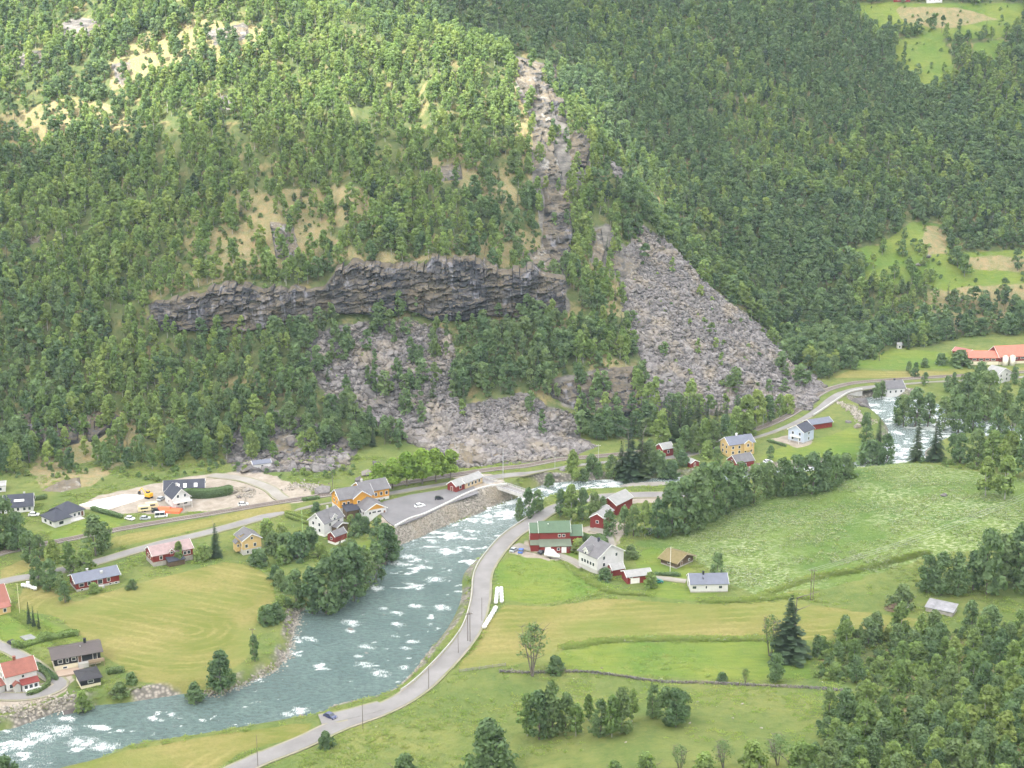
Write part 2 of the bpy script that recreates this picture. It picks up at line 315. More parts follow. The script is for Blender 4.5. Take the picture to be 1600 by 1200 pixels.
def PG(px): return wpoly(px)
ZONES = {
 'hay': [[(38, 920), (60, 914), (120, 940), (200, 915), (300, 890), (350, 878), (395, 885), (425, 905), (430, 935), (405, 965), (395, 1000), (385, 1030), (340, 1062), (270, 1072), (215, 1065), (160, 1020), (90, 965), (20, 950)],
         [(172, 858), (176, 840), (300, 815), (420, 792), (450, 790), (455, 797), (330, 822), (235, 843)],
         [(715, 1045), (738, 985), (770, 960), (790, 945), (860, 948), (940, 935), (1000, 938), (1100, 945), (1215, 938), (1300, 950), (1440, 968), (1460, 975), (1290, 1000), (1150, 1000), (950, 1003), (880, 1015), (800, 1040)],
         [(0, 890), (50, 868), (100, 858), (60, 885), (0, 908)],
         [(1300, 590), (1330, 578), (1420, 580), (1530, 578), (1530, 590), (1420, 592)], [(1480, 577), (1610, 573), (1610, 583), (1500, 586)],
         [(100, 1195), (200, 1172), (330, 1150), (440, 1134), (492, 1126), (480, 1145), (380, 1175), (300, 1225), (80, 1225)]],
 'meadow': [[(985, 850), (1040, 838), (1110, 808), (1200, 778), (1300, 760), (1340, 724), (1420, 722), (1590, 745), (1640, 750), (1640, 850), (1450, 870), (1300, 918), (1180, 930), (1125, 905), (1080, 870), (1030, 858)]],
 'lawn': [[(770, 935), (775, 880), (800, 868), (860, 872), (915, 895), (960, 915), (900, 935), (840, 945)], [(880, 1015), (950, 1004), (1150, 1001), (1260, 1000), (1270, 1060), (1100, 1062), (960, 1052), (880, 1045), (860, 1035)],
          [(1000, 905), (1060, 895), (1130, 925), (1080, 940), (1010, 930)], [(985, 862), (1030, 855), (1085, 890), (1060, 905), (1000, 900)],
          [(60, 820), (130, 812), (160, 800), (200, 812), (180, 826), (120, 838), (85, 845)], [(0, 960), (60, 960), (125, 1000), (60, 1012), (0, 1012)],
          [(540, 858), (590, 838), (600, 860), (560, 875)], [(1185, 715), (1230, 695), (1300, 680), (1335, 665), (1350, 690), (1345, 720), (1310, 735), (1230, 725)], [(870, 860), (900, 862), (915, 880), (880, 872)],
          [(1330, 560), (1400, 545), (1480, 550), (1500, 575), (1420, 578), (1330, 575)], [(40, 1195), (300, 1160), (300, 1222), (30, 1222)], [(1316, 395), (1380, 380), (1425, 345), (1475, 350), (1485, 395), (1620, 390), (1620, 470), (1500, 470), (1440, 440), (1370, 450), (1345, 430)],
          [(1340, 5), (1600, 5), (1600, 40), (1560, 60), (1480, 60), (1350, 45)], [(1400, 62), (1470, 55), (1480, 75), (1500, 130), (1440, 140), (1400, 110)], [(1520, 70), (1570, 60), (1560, 100), (1530, 110)]],
 'dirt': [DIRTPX, [(800, 862), (822, 845), (850, 862), (880, 870), (860, 876), (815, 868)], [(905, 825), (960, 812), (985, 822), (962, 850), (940, 850)], [(0, 1062), (60, 1066), (110, 1055), (112, 1078), (70, 1092), (0, 1108)], [(590, 815), (630, 818), (622, 832), (600, 828)],
          [(940, 770), (1060, 768), (1045, 782), (960, 790)], [(1200, 685), (1235, 678), (1275, 690), (1245, 700)], [(700, 745), (770, 740), (790, 752), (745, 770)], [(1010, 745), (1065, 738), (1090, 742), (1065, 752), (970, 752)]],
 'dry': [[(440, 330), (480, 340), (560, 395), (720, 402), (800, 350), (850, 370), (870, 430), (800, 418), (640, 406), (480, 410), (340, 440), (250, 462), (230, 455), (330, 410), (400, 385)], [(660, 250), (720, 240), (790, 270), (830, 330), (760, 310), (690, 280)], [(920, 570), (960, 560), (1000, 580), (990, 610), (930, 600)], [(390, 680), (440, 670), (500, 690), (490, 720), (400, 720)], [(100, 670), (200, 640), (220, 690), (140, 720), (70, 745), (40, 740)], [(350, 300), (560, 290), (600, 340), (420, 380)], [(800, 120), (850, 160), (860, 300), (830, 290), (800, 200)], [(60, 730), (130, 735), (200, 720), (140, 760), (60, 765)], [(940, 420), (985, 440), (980, 500), (940, 490)], [(1440, 455), (1620, 440), (1620, 510), (1500, 520), (1450, 500)], [(1440, 352), (1475, 355), (1480, 395), (1445, 400)], [(1400, 10), (1500, 12), (1560, 30), (1480, 45), (1410, 35)], [(1500, 400), (1600, 402), (1600, 425), (1520, 420)], [(200, 60), (300, 30), (420, 40), (400, 90), (220, 120), (170, 150), (170, 100)], [(0, 180), (120, 150), (250, 190), (120, 230), (20, 230)], [(280, 370), (430, 340), (440, 380), (300, 420)]],
 'rock': [[(793, 86), (852, 98), (888, 180), (886, 300), (890, 440), (886, 492), (842, 480), (852, 400), (832, 300), (832, 200), (806, 130)], [(884, 200), (925, 212), (922, 270), (900, 300), (888, 260)], [(920, 350), (950, 350), (990, 405), (985, 445), (955, 430), (925, 415)], [(860, 590), (960, 572), (1004, 580), (1004, 655), (950, 655), (880, 635)], [(80, 45), (110, 30), (165, 32), (165, 52), (110, 60)], [(20, 85), (80, 75), (60, 105), (20, 105)], [(320, 50), (385, 35), (390, 60), (335, 72)], [(175, 100), (205, 95), (205, 130), (185, 135)], [(345, 150), (370, 148), (365, 172), (345, 172)], [(800, 90), (850, 100), (865, 200), (840, 210), (820, 150)], [(835, 200), (860, 210), (880, 330), (870, 440), (840, 400), (855, 320)], [(895, 205), (920, 215), (915, 265), (893, 262)], [(925, 365), (945, 360), (942, 420), (925, 410)], [(960, 400), (1000, 410), (985, 440), (965, 425)]],
 'scree': [[(474, 545), (500, 515), (560, 505), (640, 498), (700, 518), (714, 565), (702, 610), (730, 640), (780, 636), (830, 648), (880, 668), (930, 698), (900, 714), (800, 724), (720, 732), (690, 715), (640, 692), (600, 672), (560, 655), (520, 640), (500, 600)], [(965, 415), (1000, 348), (1040, 375), (1100, 440), (1160, 485), (1215, 535), (1250, 572), (1292, 605), (1268, 642), (1190, 645), (1100, 648), (1020, 650), (1000, 560), (975, 500)], [(955, 262), (985, 270), (990, 300), (970, 300)], [(345, 700), (380, 670), (420, 640), (500, 660), (560, 700), (540, 735), (420, 738), (370, 738)], [(640, 690), (690, 640), (820, 615), (900, 650), (905, 700), (760, 720)]],
}
ZW = {k: [PG(p) for p in v] for k, v in ZONES.items()}
def zone(x, y, k, soft=1.6, jit=1.0):
    m = np.zeros(x.shape); j = fbm(x / 6, y / 6, 51, 3) * jit * 3
    for p in ZW[k]: m = np.maximum(m, sstep(-soft, soft, sdist(x, y, p, 10) + j))
    return m
def carve(x, y, z):
    for nm, (w_, wd) in ROADS.items():
        lo = w_[:, :2].min(0) - 20; hi = w_[:, :2].max(0) + 20; m = (x > lo[0]) & (x < hi[0]) & (y > lo[1]) & (y < hi[1])
        if not m.any(): continue
        xs, ys, zs = x[m], y[m], z[m]; best = np.full(xs.shape, 1e9); bz = zs.copy()
        for i in range(len(w_) - 1):
            a, b = w_[i], w_[i + 1]; e = (b - a)[:2]; L = e @ e + 1e-9
            t = np.clip(((xs - a[0]) * e[0] + (ys - a[1]) * e[1]) / L, 0, 1); d = np.hypot(xs - a[0] - t * e[0], ys - a[1] - t * e[1])
            c = d < best; best = np.where(c, d, best); bz = np.where(c, a[2] + t * (b[2] - a[2]), bz)
        f = sstep(wd / 2 + 6, wd / 2 + 1.2, best); z[m] = zs * (1 - f) + (bz - .35) * f
    for lot in (LOTW,):
        s = sdist(x, y, lot, 12); f = sstep(-5, .5, s); z = z * (1 - f) + (LOTZ - .25) * f
    s = sdist(x, y, RIVER, 40); f = sstep(-4.6, 2.6, s)
    z = np.where(s > -5, np.minimum(z, z * (1 - f) + (-1.3) * f), z)
    return np.where(inpoly(x, y, QUAYW), np.minimum(z, -1.0), z)
LOTZ = 6.3; LOTW = flat(*np.array(densify(LOTPX, 14, True)).T, LOTZ)
QTOP = [(617, 823), (640, 811), (664, 803), (700, 786), (735, 769), (765, 760), (792, 757)]; QBOT = [(620, 853), (640, 846), (664, 836), (700, 821), (740, 803), (770, 791), (804, 777)]
QUAYW = np.concatenate([flat(*spline(QTOP, 4).T, LOTZ), flat(*spline(QBOT, 4).T, .1)[::-1]])
def HG(x, y):
    x = np.atleast_1d(np.asarray(x, float)); y = np.atleast_1d(np.asarray(y, float)); return carve(x, y, H(x, y))

# ---------------------------------------------------------------- ground
def build_ground():
    az = np.concatenate([np.arange(-62, -23, 3), np.arange(-22.5, 22.51, .12), np.arange(24, 63, 3)]); az = np.radians(az)
    rr = np.concatenate([np.arange(6, 290, 14), np.arange(292, 960, 1.5), np.arange(960, 1400, 3), np.arange(1400, 3000, 40)])
    A, Q = np.meshgrid(az, rr); X = (Q * np.sin(A)).ravel(); Y = (Q * np.cos(A)).ravel(); Z = carve(X, Y, H(X, Y))
    nc = len(az); i = np.arange((len(rr) - 1) * nc).reshape(len(rr) - 1, nc)[:, :-1].ravel()
    F = np.stack([i, i + 1, i + nc + 1, i + nc], 1)
    me = bpy.data.meshes.new('ground'); nv = len(X); me.vertices.add(nv); me.vertices.foreach_set('co', np.stack([X, Y, Z], 1).ravel())
    me.loops.add(F.size); me.loops.foreach_set('vertex_index', F.ravel().astype(np.int32)); me.polygons.add(len(F)); me.polygons.foreach_set('loop_start', np.arange(0, F.size, 4, dtype=np.int32))
    me.update(calc_edges=True); me.polygons.foreach_set('use_smooth', np.ones(len(F), bool))
    for k in ZW: attr(me, 'm_' + k, zone(X, Y, k, 1.2 if k in ('hay', 'meadow', 'lawn', 'dirt') else 2.5, .35 if k in ('hay', 'lawn') else 1.0))
    hd = np.full(nv, 0.0)
    ax = P([110, 200, 300], [948, 965, 985])[:, :2]
    for p in ZW['hay'][:1]: s = sdist(X, Y, p, 2); i_ = s > 0; hd[i_] = dpoly(X[i_], Y[i_], ax, False)
    p = ZW['hay'][2]; s = sdist(X, Y, p, 2); hd = np.where(s > 0, (Y - .12 * X), hd)
    for p in ZW['hay'][1:2] + ZW['hay'][3:]: s = sdist(X, Y, p, 2); hd = np.where(s > 0, s, hd)
    attr(me, 'swath', hd)
    slope = np.hypot(*[(H(X + dx, Y + dy) - H(X - dx, Y - dy)) / 4 for dx, dy in ((2, 0), (0, 2))])
    attr(me, 'm_wood', np.maximum(sstep(.25, .45, slope), sstep(9, 16, Z)) * (Y > 600) * sstep(4, 8, Z) + sstep(-5, 8, sdist(X, Y, WOODW, 30)))
    attr(me, 'm_bank', sstep(-6, -1.5, sdist(X, Y, RIVER, 20)))
    b = NB('ground_soil_and_grass'); p = b.pos()
    n1 = b.noise(.035, 5); n2 = b.noise(.25, 5, .65); n3 = b.noise(1.7, 4, .7); stre = b.noise(1, 4, .6, b.mapping(p, (.05, .35, .1), (0, 0, R(20))))
    n4 = b.noise(.8, 4, .7); tr1 = b.noise(1, 5, .7, b.mapping(p, (.12, .7, .1), (0, 0, R(-14))))
    grass = b.mix(b.rng(n1, .35, .65), (0.092, 0.136, 0.037), (0.163, 0.180, 0.055)); grass = b.mix(b.rng(n2, .42, .7, 0, .7), grass, (0.066, 0.110, 0.030)); grass = b.mix(b.rng(n4, .5, .75, 0, .45), grass, (0.202, 0.189, 0.075))
    lawn = b.mix(b.rng(n1, .38, .60), (0.097, 0.163, 0.030), (0.163, 0.198, 0.040)); lawn = b.mix(b.rng(tr1, .42, .68, 0, .65), lawn, (0.075, 0.128, 0.030)); lawn = b.mix(b.rng(n2, .55, .72, 0, .5), lawn, (0.198, 0.198, 0.066)); lawn = b.mix(b.rng(n4, .5, .8, 0, .35), lawn, (0.079, 0.123, 0.031))
    sw = b.attr('swath'); wv = b.math('SINE', b.math('ADD', b.math('MULTIPLY', sw, 1.45), b.math('MULTIPLY', n2, 6.))); wv2 = b.math('SINE', b.math('ADD', b.math('MULTIPLY', sw, .42), b.math('MULTIPLY', n1, 12.)))
    hay = b.mix(b.rng(b.math('ADD', n1, b.math('MULTIPLY', wv2, .05)), .36, .62), (0.125, 0.145, 0.033), (0.214, 0.189, 0.069)); hay = b.mix(b.math('MULTIPLY', b.rng(wv, 0, 1., 0, .6), b.rng(b.noise(.06, 4), .38, .62)), hay, (0.275, 0.242, 0.096)); hay = b.mix(b.rng(n4, .42, .68, 0, .6), hay, (0.118, 0.141, 0.035)); hay = b.mix(b.rng(b.noise(.018, 3), .5, .62, 0, .6), hay, (0.133, 0.167, 0.042)); hay = b.mix(b.rng(tr1, .5, .72, 0, .4), hay, (0.243, 0.202, 0.084))
    mead = b.mix(b.rng(n1, .38, .6), (0.075, 0.132, 0.030), (0.114, 0.167, 0.040)); mead = b.mix(b.rng(n4, .45, .72, 0, .55), mead, (0.057, 0.101, 0.025))
    fl = b.noise(.9, 6, .75, b.mapping(p, (.55, 1.2, 1), (0, 0, R(-25)))); mead = b.mix(b.math('MULTIPLY', b.rng(fl, .48, .62), b.rng(b.noise(.028, 3), .40, .58, .05, .75)), mead, (0.370, 0.396, 0.238))
    dirt = b.mix(b.rng(n2, .35, .7), (.24, .205, .165), (.36, .325, .275)); dirt = b.mix(b.rng(n3, .5, .75, 0, .5), dirt, (.22, .19, .15))
    dry = b.mix(b.rng(n2, .35, .65), (.27, .205, .10), (.155, .165, .065)); dry = b.mix(b.rng(n3, .5, .72, 0, .8), dry, (.30, .28, .25))
    wood = b.mix(b.rng(n2, .4, .65), (.07, .10, .036), (.12, .135, .055)); wood = b.mix(b.rng(b.noise(.09, 5, .65), .53, .66, 0, .85), wood, (.25, .20, .10))
    rock = b.mix(b.rng(b.noise(1, 6, .65, b.mapping(p, (.15, .15, .5))), .35, .65), (.075, .072, .07), (.22, .205, .185))
    scr = b.mix(b.rng(b.vor(.55), .1, .7), (.17, .16, .16), (.06, .057, .06)); scr = b.mix(b.rng(n2, .5, .7, 0, .4), scr, (.26, .23, .17))
    bank = b.mix(b.rng(b.vor(.8), .1, .6), (.34, .31, .27), (.13, .12, .105))
    def thr(a, lo=.35, hi=.65): return b.rng(b.math('ADD', b.attr(a), b.math('MULTIPLY', b.math('SUBTRACT', n3, .5), .5)), lo, hi)
    c = b.mix(thr('m_wood'), grass, wood)
    for a, k in (('m_lawn', lawn), ('m_meadow', mead), ('m_hay', hay), ('m_dry', dry), ('m_dirt', dirt), ('m_scree', scr), ('m_rock', rock)): c = b.mix(thr(a), c, k)
    c = b.mix(b.math('MULTIPLY', thr('m_bank'), b.rng(b.noise(.06, 3), .42, .55)), c, bank)
    b.col(c, .95); b.b.inputs['Specular IOR Level'].default_value = .1
    b.bump(b.math('ADD', b.math('MULTIPLY', n3, .5), n2), .6, .8)
    me.materials.append(b.m); return tag(link('ground', me), kind='structure')
WOODPX = [(1268, 1012), (1330, 988), (1400, 982), (1480, 988), (1620, 978), (1620, 1240), (1255, 1240), (1285, 1110), (1400, 1075), (1330, 1070), (1275, 1060)]
WOODW = PG(WOODPX)
GROUND = build_ground()

# ---------------------------------------------------------------- river
def build_river():
    lo = RIVER.min(0) - 3; hi = RIVER.max(0) + 3; st = .8
    gx = np.arange(lo[0], hi[0], st); gy = np.arange(lo[1], min(hi[1], 1000), st); X, Y = np.meshgrid(gx, gy); sh = X.shape
    s = sdist(X.ravel(), Y.ravel(), RIVER, 6).reshape(sh); ok = s > -5
    # white water: broken crests across the flow, plus the standing waves behind boulders
    n = fbm(X / 9, Y / 5, 71, 4); n2 = fbm(X / 2.6, Y / 1.7, 77, 3)
    u, v, _ = project(X, Y, 0 * X)
    act = .35 + .65 * (sstep(560, 640, u) * sstep(960, 840, v)) + .5 * sstep(850, 780, v) + .5 * sstep(150, 60, u)
    foam = .7 * sstep(.02, .46, n * .8 + n2 * .75 - .40 + .36 * act)
    foam = np.maximum(foam, .24 * np.clip(act, 0, 1.3))
    Z = .10 * n + .16 * n2 * np.clip(act, 0, 1.2)
    hf = vnoise(X / 1.5, Y / 1.1, 93) * .6 + vnoise(X / .8, Y / .8, 95) * .4
    for (bu, bv, r) in FOAM:
        c = flat(bu, bv, .2); d = np.hypot((X - c[0]) * .75 + (Y - c[1]) * .3, (Y - c[1]) * .95) * (1.12 + .55 * n2); g = np.exp(-(d / r) ** 2)
        foam = np.maximum(foam, np.clip(g * (.15 + .9 * hf), 0, .68)); Z = Z + g * .6 * (.4 + n2)
    idx = -np.ones(sh, int); idx[ok] = np.arange(ok.sum()); a, b_, c_, d_ = idx[:-1, :-1], idx[:-1, 1:], idx[1:, 1:], idx[1:, :-1]
    m = (a >= 0) & (b_ >= 0) & (c_ >= 0) & (d_ >= 0); F = np.stack([a[m], b_[m], c_[m], d_[m]], 1)
    me = meshdata('river', np.stack([X[ok], Y[ok], Z[ok]], 1), F, smooth=True); attr(me, 'foam', foam[ok])
    b = NB('glacial_water'); p = b.pos(); n = b.noise(.05, 4); w1 = b.noise(.5, 5, .65, b.mapping(p, (1, 1.6, 1))); w2 = b.noise(2.2, 4, .6)
    c = b.mix(b.rng(n, .35, .65), (.095, .155, .148), (.135, .205, .192)); c = b.mix(b.rng(w1, .40, .66, 0, .75), c, (.05, .082, .08)); c = b.mix(b.rng(w2, .52, .72, 0, .5), c, (.19, .25, .24))
    fo = b.rng(b.math('ADD', b.math('MULTIPLY', b.attr('foam'), b.rng(b.attr('foam'), .04, .2)), b.math('MULTIPLY', b.math('MULTIPLY', b.rng(b.attr('foam'), .03, .25), b.math('SUBTRACT', b.noise(1.5, 6, .75, b.mapping(p, (2.0, .7, 1), (0, 0, R(20)))), .5)), 2.4)), .28, .78)
    c = b.mix(b.math('MULTIPLY', fo, .93), c, (.86, .90, .90)); b.set(b.b.inputs['Base Color'], c); b.L(b.rng(fo, 0, 1, .16, .6), b.b.inputs['Roughness']); b.b.inputs['Specular IOR Level'].default_value = .5
    b.bump(b.math('ADD', b.math('MULTIPLY', w2, .5), w1), 1.3, 1.0); me.materials.append(b.m)
    return tag(link('river', me), kind='structure')
FOAM = [(600, 950, 1.6), (548, 972, 3.0), (572, 1010, 2.4), (545, 985, 1.6), (483, 998, 2.6), (570, 1038, 2.6), (595, 1052, 3.2), (620, 975, 2.2), (645, 1002, 2.0), (632, 1012, 1.6), (632, 1042, 1.8), (650, 946, 2.2), (690, 948, 2.8), (620, 958, 2.4), (585, 918, 3.2), (650, 917, 2.6), (680, 905, 3.2), (700, 862, 3.5), (640, 870, 3.2), (622, 880, 3.), (660, 885, 2.5), (740, 830, 3.), (710, 835, 3.2), (675, 845, 2.6), (760, 815, 3.), (780, 800, 3.), (470, 1108, 2.4), (450, 1114, 1.6), (95, 1140, 4.), (60, 1150, 3.6), (130, 1160, 4.), (160, 1166, 3.4), (30, 1165, 3.), (105, 1122, 2.4), (1400, 675, 3.), (1420, 690, 3.), (1395, 700, 4.), (1415, 705, 3), (1390, 625, 4.), (890, 757, 3.5), (940, 756, 3.5), (990, 757, 3), (860, 768, 3.5), (1490, 672, 3.5), (505, 947, 2.2), (525, 945, 2), (560, 1025, 1.5)]
build_river()

# ---------------------------------------------------------------- roads, railway, car park
def asphalt(name, a, c_):
    b = NB(name); n = b.noise(.12, 5, .6); n2 = b.noise(4, 4, .7); c = b.mix(b.rng(n, .35, .68), a, c_); c = b.mix(b.rng(n2, .45, .8, 0, .3), c, tuple(x * .6 for x in a)); b.col(c, .9); b.bump(n2, .03, .5); return b.m
ROADM = asphalt('pale_worn_asphalt', (.175, .168, .165), (.235, .228, .224)); LOTM = asphalt('grey_asphalt', (.135, .132, .137), (.18, .177, .182)); GRAVEL = asphalt('gravel', (.22, .205, .18), (.30, .285, .26)); BALLAST = asphalt('ballast', (.17, .15, .135), (.26, .235, .21))
VERGE = asphalt('gravelly_verge', (.26, .235, .19), (.17, .185, .08)); CONC = paint('concrete', (.46, .45, .43), .85, .15, .5, .35); STEEL = paint('galvanised_steel', (.42, .43, .44), .5, .1, 1); RUST = paint('rail_steel', (.20, .15, .12), .6, .2, 1); WOODP = paint('pole_wood', (.15, .125, .105), .9, .25, 2); SLEEPER = paint('sleeper', (.14, .12, .11), .95, .2, 1)
def strip(name, w_, off, zo, mat, parent=None, kind='structure', skirt=.5):
    """ribbon between sideways offsets off[0]..off[-1] along a line, with a skirt at both edges"""
    t = np.gradient(w_[:, :2], axis=0); t /= np.linalg.norm(t, axis=1)[:, None] + 1e-9; nn = np.stack([t[:, 1], -t[:, 0]], 1)
    offs = [off[0]] + list(off) + [off[-1]]; zz = [zo - skirt] + [zo] * len(off) + [zo - skirt]
    V = np.concatenate([np.column_stack([w_[:, :2] + nn * o, w_[:, 2] + z]) for o, z in zip(offs, zz)]); n = len(w_)
    F = [(j * n + i, j * n + i + 1, (j + 1) * n + i + 1, (j + 1) * n + i) for j in range(len(offs) - 1) for i in range(n - 1)]
    o = link(name, meshdata(name, V, F, [mat]), parent)
    if kind and not parent: tag(o, kind=kind)
    return o
def resample(w_, st):
    d = np.concatenate([[0], np.cumsum(np.linalg.norm(np.diff(w_[:, :2], axis=0), axis=1))]); k = np.arange(0, d[-1], st)
    return np.stack([np.interp(k, d, w_[:, c]) for c in range(3)], 1)
for nm, mat in (('valley_road', ROADM), ('village_road', ROADM), ('lay_by', ROADM), ('far_road', ROADM), ('level_crossing_lane', GRAVEL), ('farm_track', GRAVEL), ('barn_yard_track', GRAVEL), ('cottage_track', GRAVEL), ('drive', ROADM)):
    w_, wd = ROADS[nm]; w_ = resample(w_, 2.0); strip('verge', w_, (-wd / 2 - .8, -wd / 2 - .1, wd / 2 + .1, wd / 2 + .8), -.06, VERGE); strip('road' if mat is ROADM else 'track', w_, (-wd / 2, 0, wd / 2), {'lay_by': -.008, 'far_road': .012, 'level_crossing_lane': .016, 'drive': .004}.get(nm, .0), mat)
rl = resample(RAIL, 1.0); rw = strip('railway', rl, (-2.2, -1.4, 1.4, 2.2), 0, BALLAST, skirt=.9)
for s in (-.72, .72): strip('rail', rl, (s - .06, s + .06), .22, RUST, rw, skirt=.2)
mb = MB(); t = np.gradient(rl[:, :2], axis=0); t /= np.linalg.norm(t, axis=1)[:, None]
for i in range(len(rl)):
    p = rl[i]; a = Vector((t[i, 1], -t[i, 0], 0)); d = Vector((t[i, 0], t[i, 1], 0)); c = Vector(p)
    mb.slab([c + a * 1.25 - d * .16 + Vector((0, 0, .1)), c + a * 1.25 + d * .16 + Vector((0, 0, .1)), c - a * 1.25 + d * .16 + Vector((0, 0, .1)), c - a * 1.25 - d * .16 + Vector((0, 0, .1))], .12)
tag(mb.build('sleepers', SLEEPER, rw), kind='stuff')
def sheet(name, poly, z, mat, th=.5):
    n = len(poly); V = [(p[0], p[1], z) for p in poly] + [(p[0], p[1], z - th) for p in poly]
    F = [tuple(range(n))] + [(i, n + i, n + (i + 1) % n, (i + 1) % n) for i in range(n)]
    me = meshdata(name, V, F, [mat]); bm = bmesh.new(); bm.from_mesh(me); bmesh.ops.recalc_face_normals(bm, faces=bm.faces)
    if max(bm.faces, key=lambda f: f.calc_area()).normal.z < 0: bmesh.ops.reverse_faces(bm, faces=bm.faces)
    bm.to_mesh(me); bm.free(); return link(name, me)
tag(sheet('car_park', LOTW, LOTZ, LOTM), kind='structure')
# ---------------------------------------------------------------- instancing helper for what nobody could count
def scatter(name, pts, scl, rot, idx, templates):
    col = bpy.data.collections.new(name + '_shapes')
    for k, (me) in enumerate(templates):
        col.objects.link(bpy.data.objects.new('%s_shape_%02d' % (name, k), me))
    me = bpy.data.meshes.new(name); me.vertices.add(len(pts)); me.vertices.foreach_set('co', np.asarray(pts, float).ravel())
    attr(me, 'scl', scl, 'FLOAT_VECTOR'); attr(me, 'rot', rot, 'FLOAT_VECTOR'); attr(me, 'idx', np.asarray(idx, np.int32), 'INT')
    o = link(name, me); g = bpy.data.node_groups.new(name, 'GeometryNodeTree')
    g.interface.new_socket('Geometry', in_out='INPUT', socket_type='NodeSocketGeometry'); g.interface.new_socket('Geometry', in_out='OUTPUT', socket_type='NodeSocketGeometry')
    N = g.nodes.new; L = g.links.new; gi = N('NodeGroupInput'); go = N('NodeGroupOutput'); ip = N('GeometryNodeInstanceOnPoints'); ci = N('GeometryNodeCollectionInfo')
    ci.inputs['Collection'].default_value = col; ci.inputs['Separate Children'].default_value = True; ci.inputs['Reset Children'].default_value = True
    def na(nm, t):
        a = N('GeometryNodeInputNamedAttribute'); a.data_type = t; a.inputs['Name'].default_value = nm; return [s for s in a.outputs if s.enabled][0]
    L(gi.outputs[0], ip.inputs['Points']); L(ci.outputs[0], ip.inputs['Instance']); ip.inputs['Pick Instance'].default_value = True
    L(na('idx', 'INT'), ip.inputs['Instance Index']); L(na('scl', 'FLOAT_VECTOR'), ip.inputs['Scale']); L(na('rot', 'FLOAT_VECTOR'), ip.inputs['Rotation'])
    L(ip.outputs[0], go.inputs[0]); md = o.modifiers.new('scatter', 'NODES'); md.node_group = g
    return o
_gx = np.arange(-330, 420, 1.5); _gy = np.arange(300, 960, 1.5); _GX, _GY = np.meshgrid(_gx, _gy); _GZ = HG(_GX.ravel(), _GY.ravel()).reshape(_GX.shape)
def HGI(x, y):
    """ground height looked up on a grid"""
    x = np.atleast_1d(np.asarray(x, float)); y = np.atleast_1d(np.asarray(y, float)); fx = (x + 330) / 1.5; fy = (y - 300) / 1.5
    out = (fx < 0) | (fy < 0) | (fx > len(_gx) - 2) | (fy > len(_gy) - 2); fx = np.clip(fx, 0, len(_gx) - 2.001); fy = np.clip(fy, 0, len(_gy) - 2.001); i = fx.astype(int); j = fy.astype(int); a = fx - i; b = fy - j
    z = (_GZ[j, i] * (1 - a) + _GZ[j, i + 1] * a) * (1 - b) + (_GZ[j + 1, i] * (1 - a) + _GZ[j + 1, i + 1] * a) * b
    return np.where(out, H(x, y), z)
# ---------------------------------------------------------------- cliffs and outcrops
def build_cliff():
    uu = np.arange(228, 884, 1.1); nu = len(uu); nv = 54; x = lambda u, y: (u - 800) / FPX * (y * math.cos(PITCH) + 155 * math.sin(PITCH))
    yb = np.interp(uu, _cu, _yb); zb = np.interp(uu, _cu, _zb); yt = np.interp(uu, _cu, _yt); zt = np.interp(uu, _cu, _zt); tv = np.linspace(0, 1, nv)
    T, U = np.meshgrid(tv, np.arange(nu), indexing='ij')
    y = yb[None] - .4 + (yt - yb + 1.6)[None] * T; z = (zb - 3.5)[None] + (zt - zb + 4.3)[None] * T; X = x(uu[None] + 0 * T, y)
    hgt = zt - zb; env = np.clip(T / .1, 0, 1) * np.clip((1 - T) / .05, 0, 1) * (1.05 - .35 * np.abs(T - .62))
    q = z - .12 * X                                             # beds dip gently to the right
    led = np.floor(q / 2.6 + fbm(X / 15, z / 9, 5) * 1.5); frac = q / 2.6 + fbm(X / 15, z / 9, 5) * 1.5 - led
    bed = _hash(led, np.floor(X / 7 + led * .37), 9) * 3.2 * (1 - .7 * frac) + _hash(np.floor(q / .9), np.floor(X / 4.3), 15) * .8
    blk = _hash(np.floor(X / 3.1 + led * .71), led, 13) * 1.2
    big = fbm(X / 26, z / 14, 31) * 6 + fbm(X / 8, z / 4, 37) * 2.2
    cave = 1.0 * np.exp(-((X + 36) / 20) ** 2) * np.exp(-((T - .45) / .35) ** 2) + 1.0 * np.exp(-((X + 92) / 14) ** 2) * np.exp(-((T - .4) / .3) ** 2)
    y = y - env * (1.0 + bed + blk + np.maximum(0, big * .7 + 1.2) + 2.0 * (1 - np.clip(cave, 0, 1)) + _hash(np.floor(X / 6.5 + .4 * fbm(X / 9, z / 5, 8)), np.floor(z / 13), 27) * 2.6) * np.clip(hgt / 18, .15, 1)[None]
    fade = sstep(0, 25, np.arange(nu)) * sstep(0, 50, nu - 1 - np.arange(nu)); y = y + (1 - fade)[None] * 4
    z = z + env * fbm(X / 3, z / 2, 41, 3) * .8 + sstep(.6, 1, T) * ((_hash(np.floor(X / 3.7), 0 * X, 43) - .45) * 3.2 + fbm(X / 11, 0 * X + 3, 47) * 3) * np.clip(hgt / 20, .3, 1)[None] * fade[None]
    V = np.stack([X.ravel(), y.ravel(), z.ravel()], 1); i = (np.arange(nv - 1)[:, None] * nu + np.arange(nu - 1)).ravel()
    return tag(link('cliff', meshdata('cliff', V, np.stack([i, i + 1, i + nu + 1, i + nu], 1), [ROCK])), kind='structure')
build_cliff()
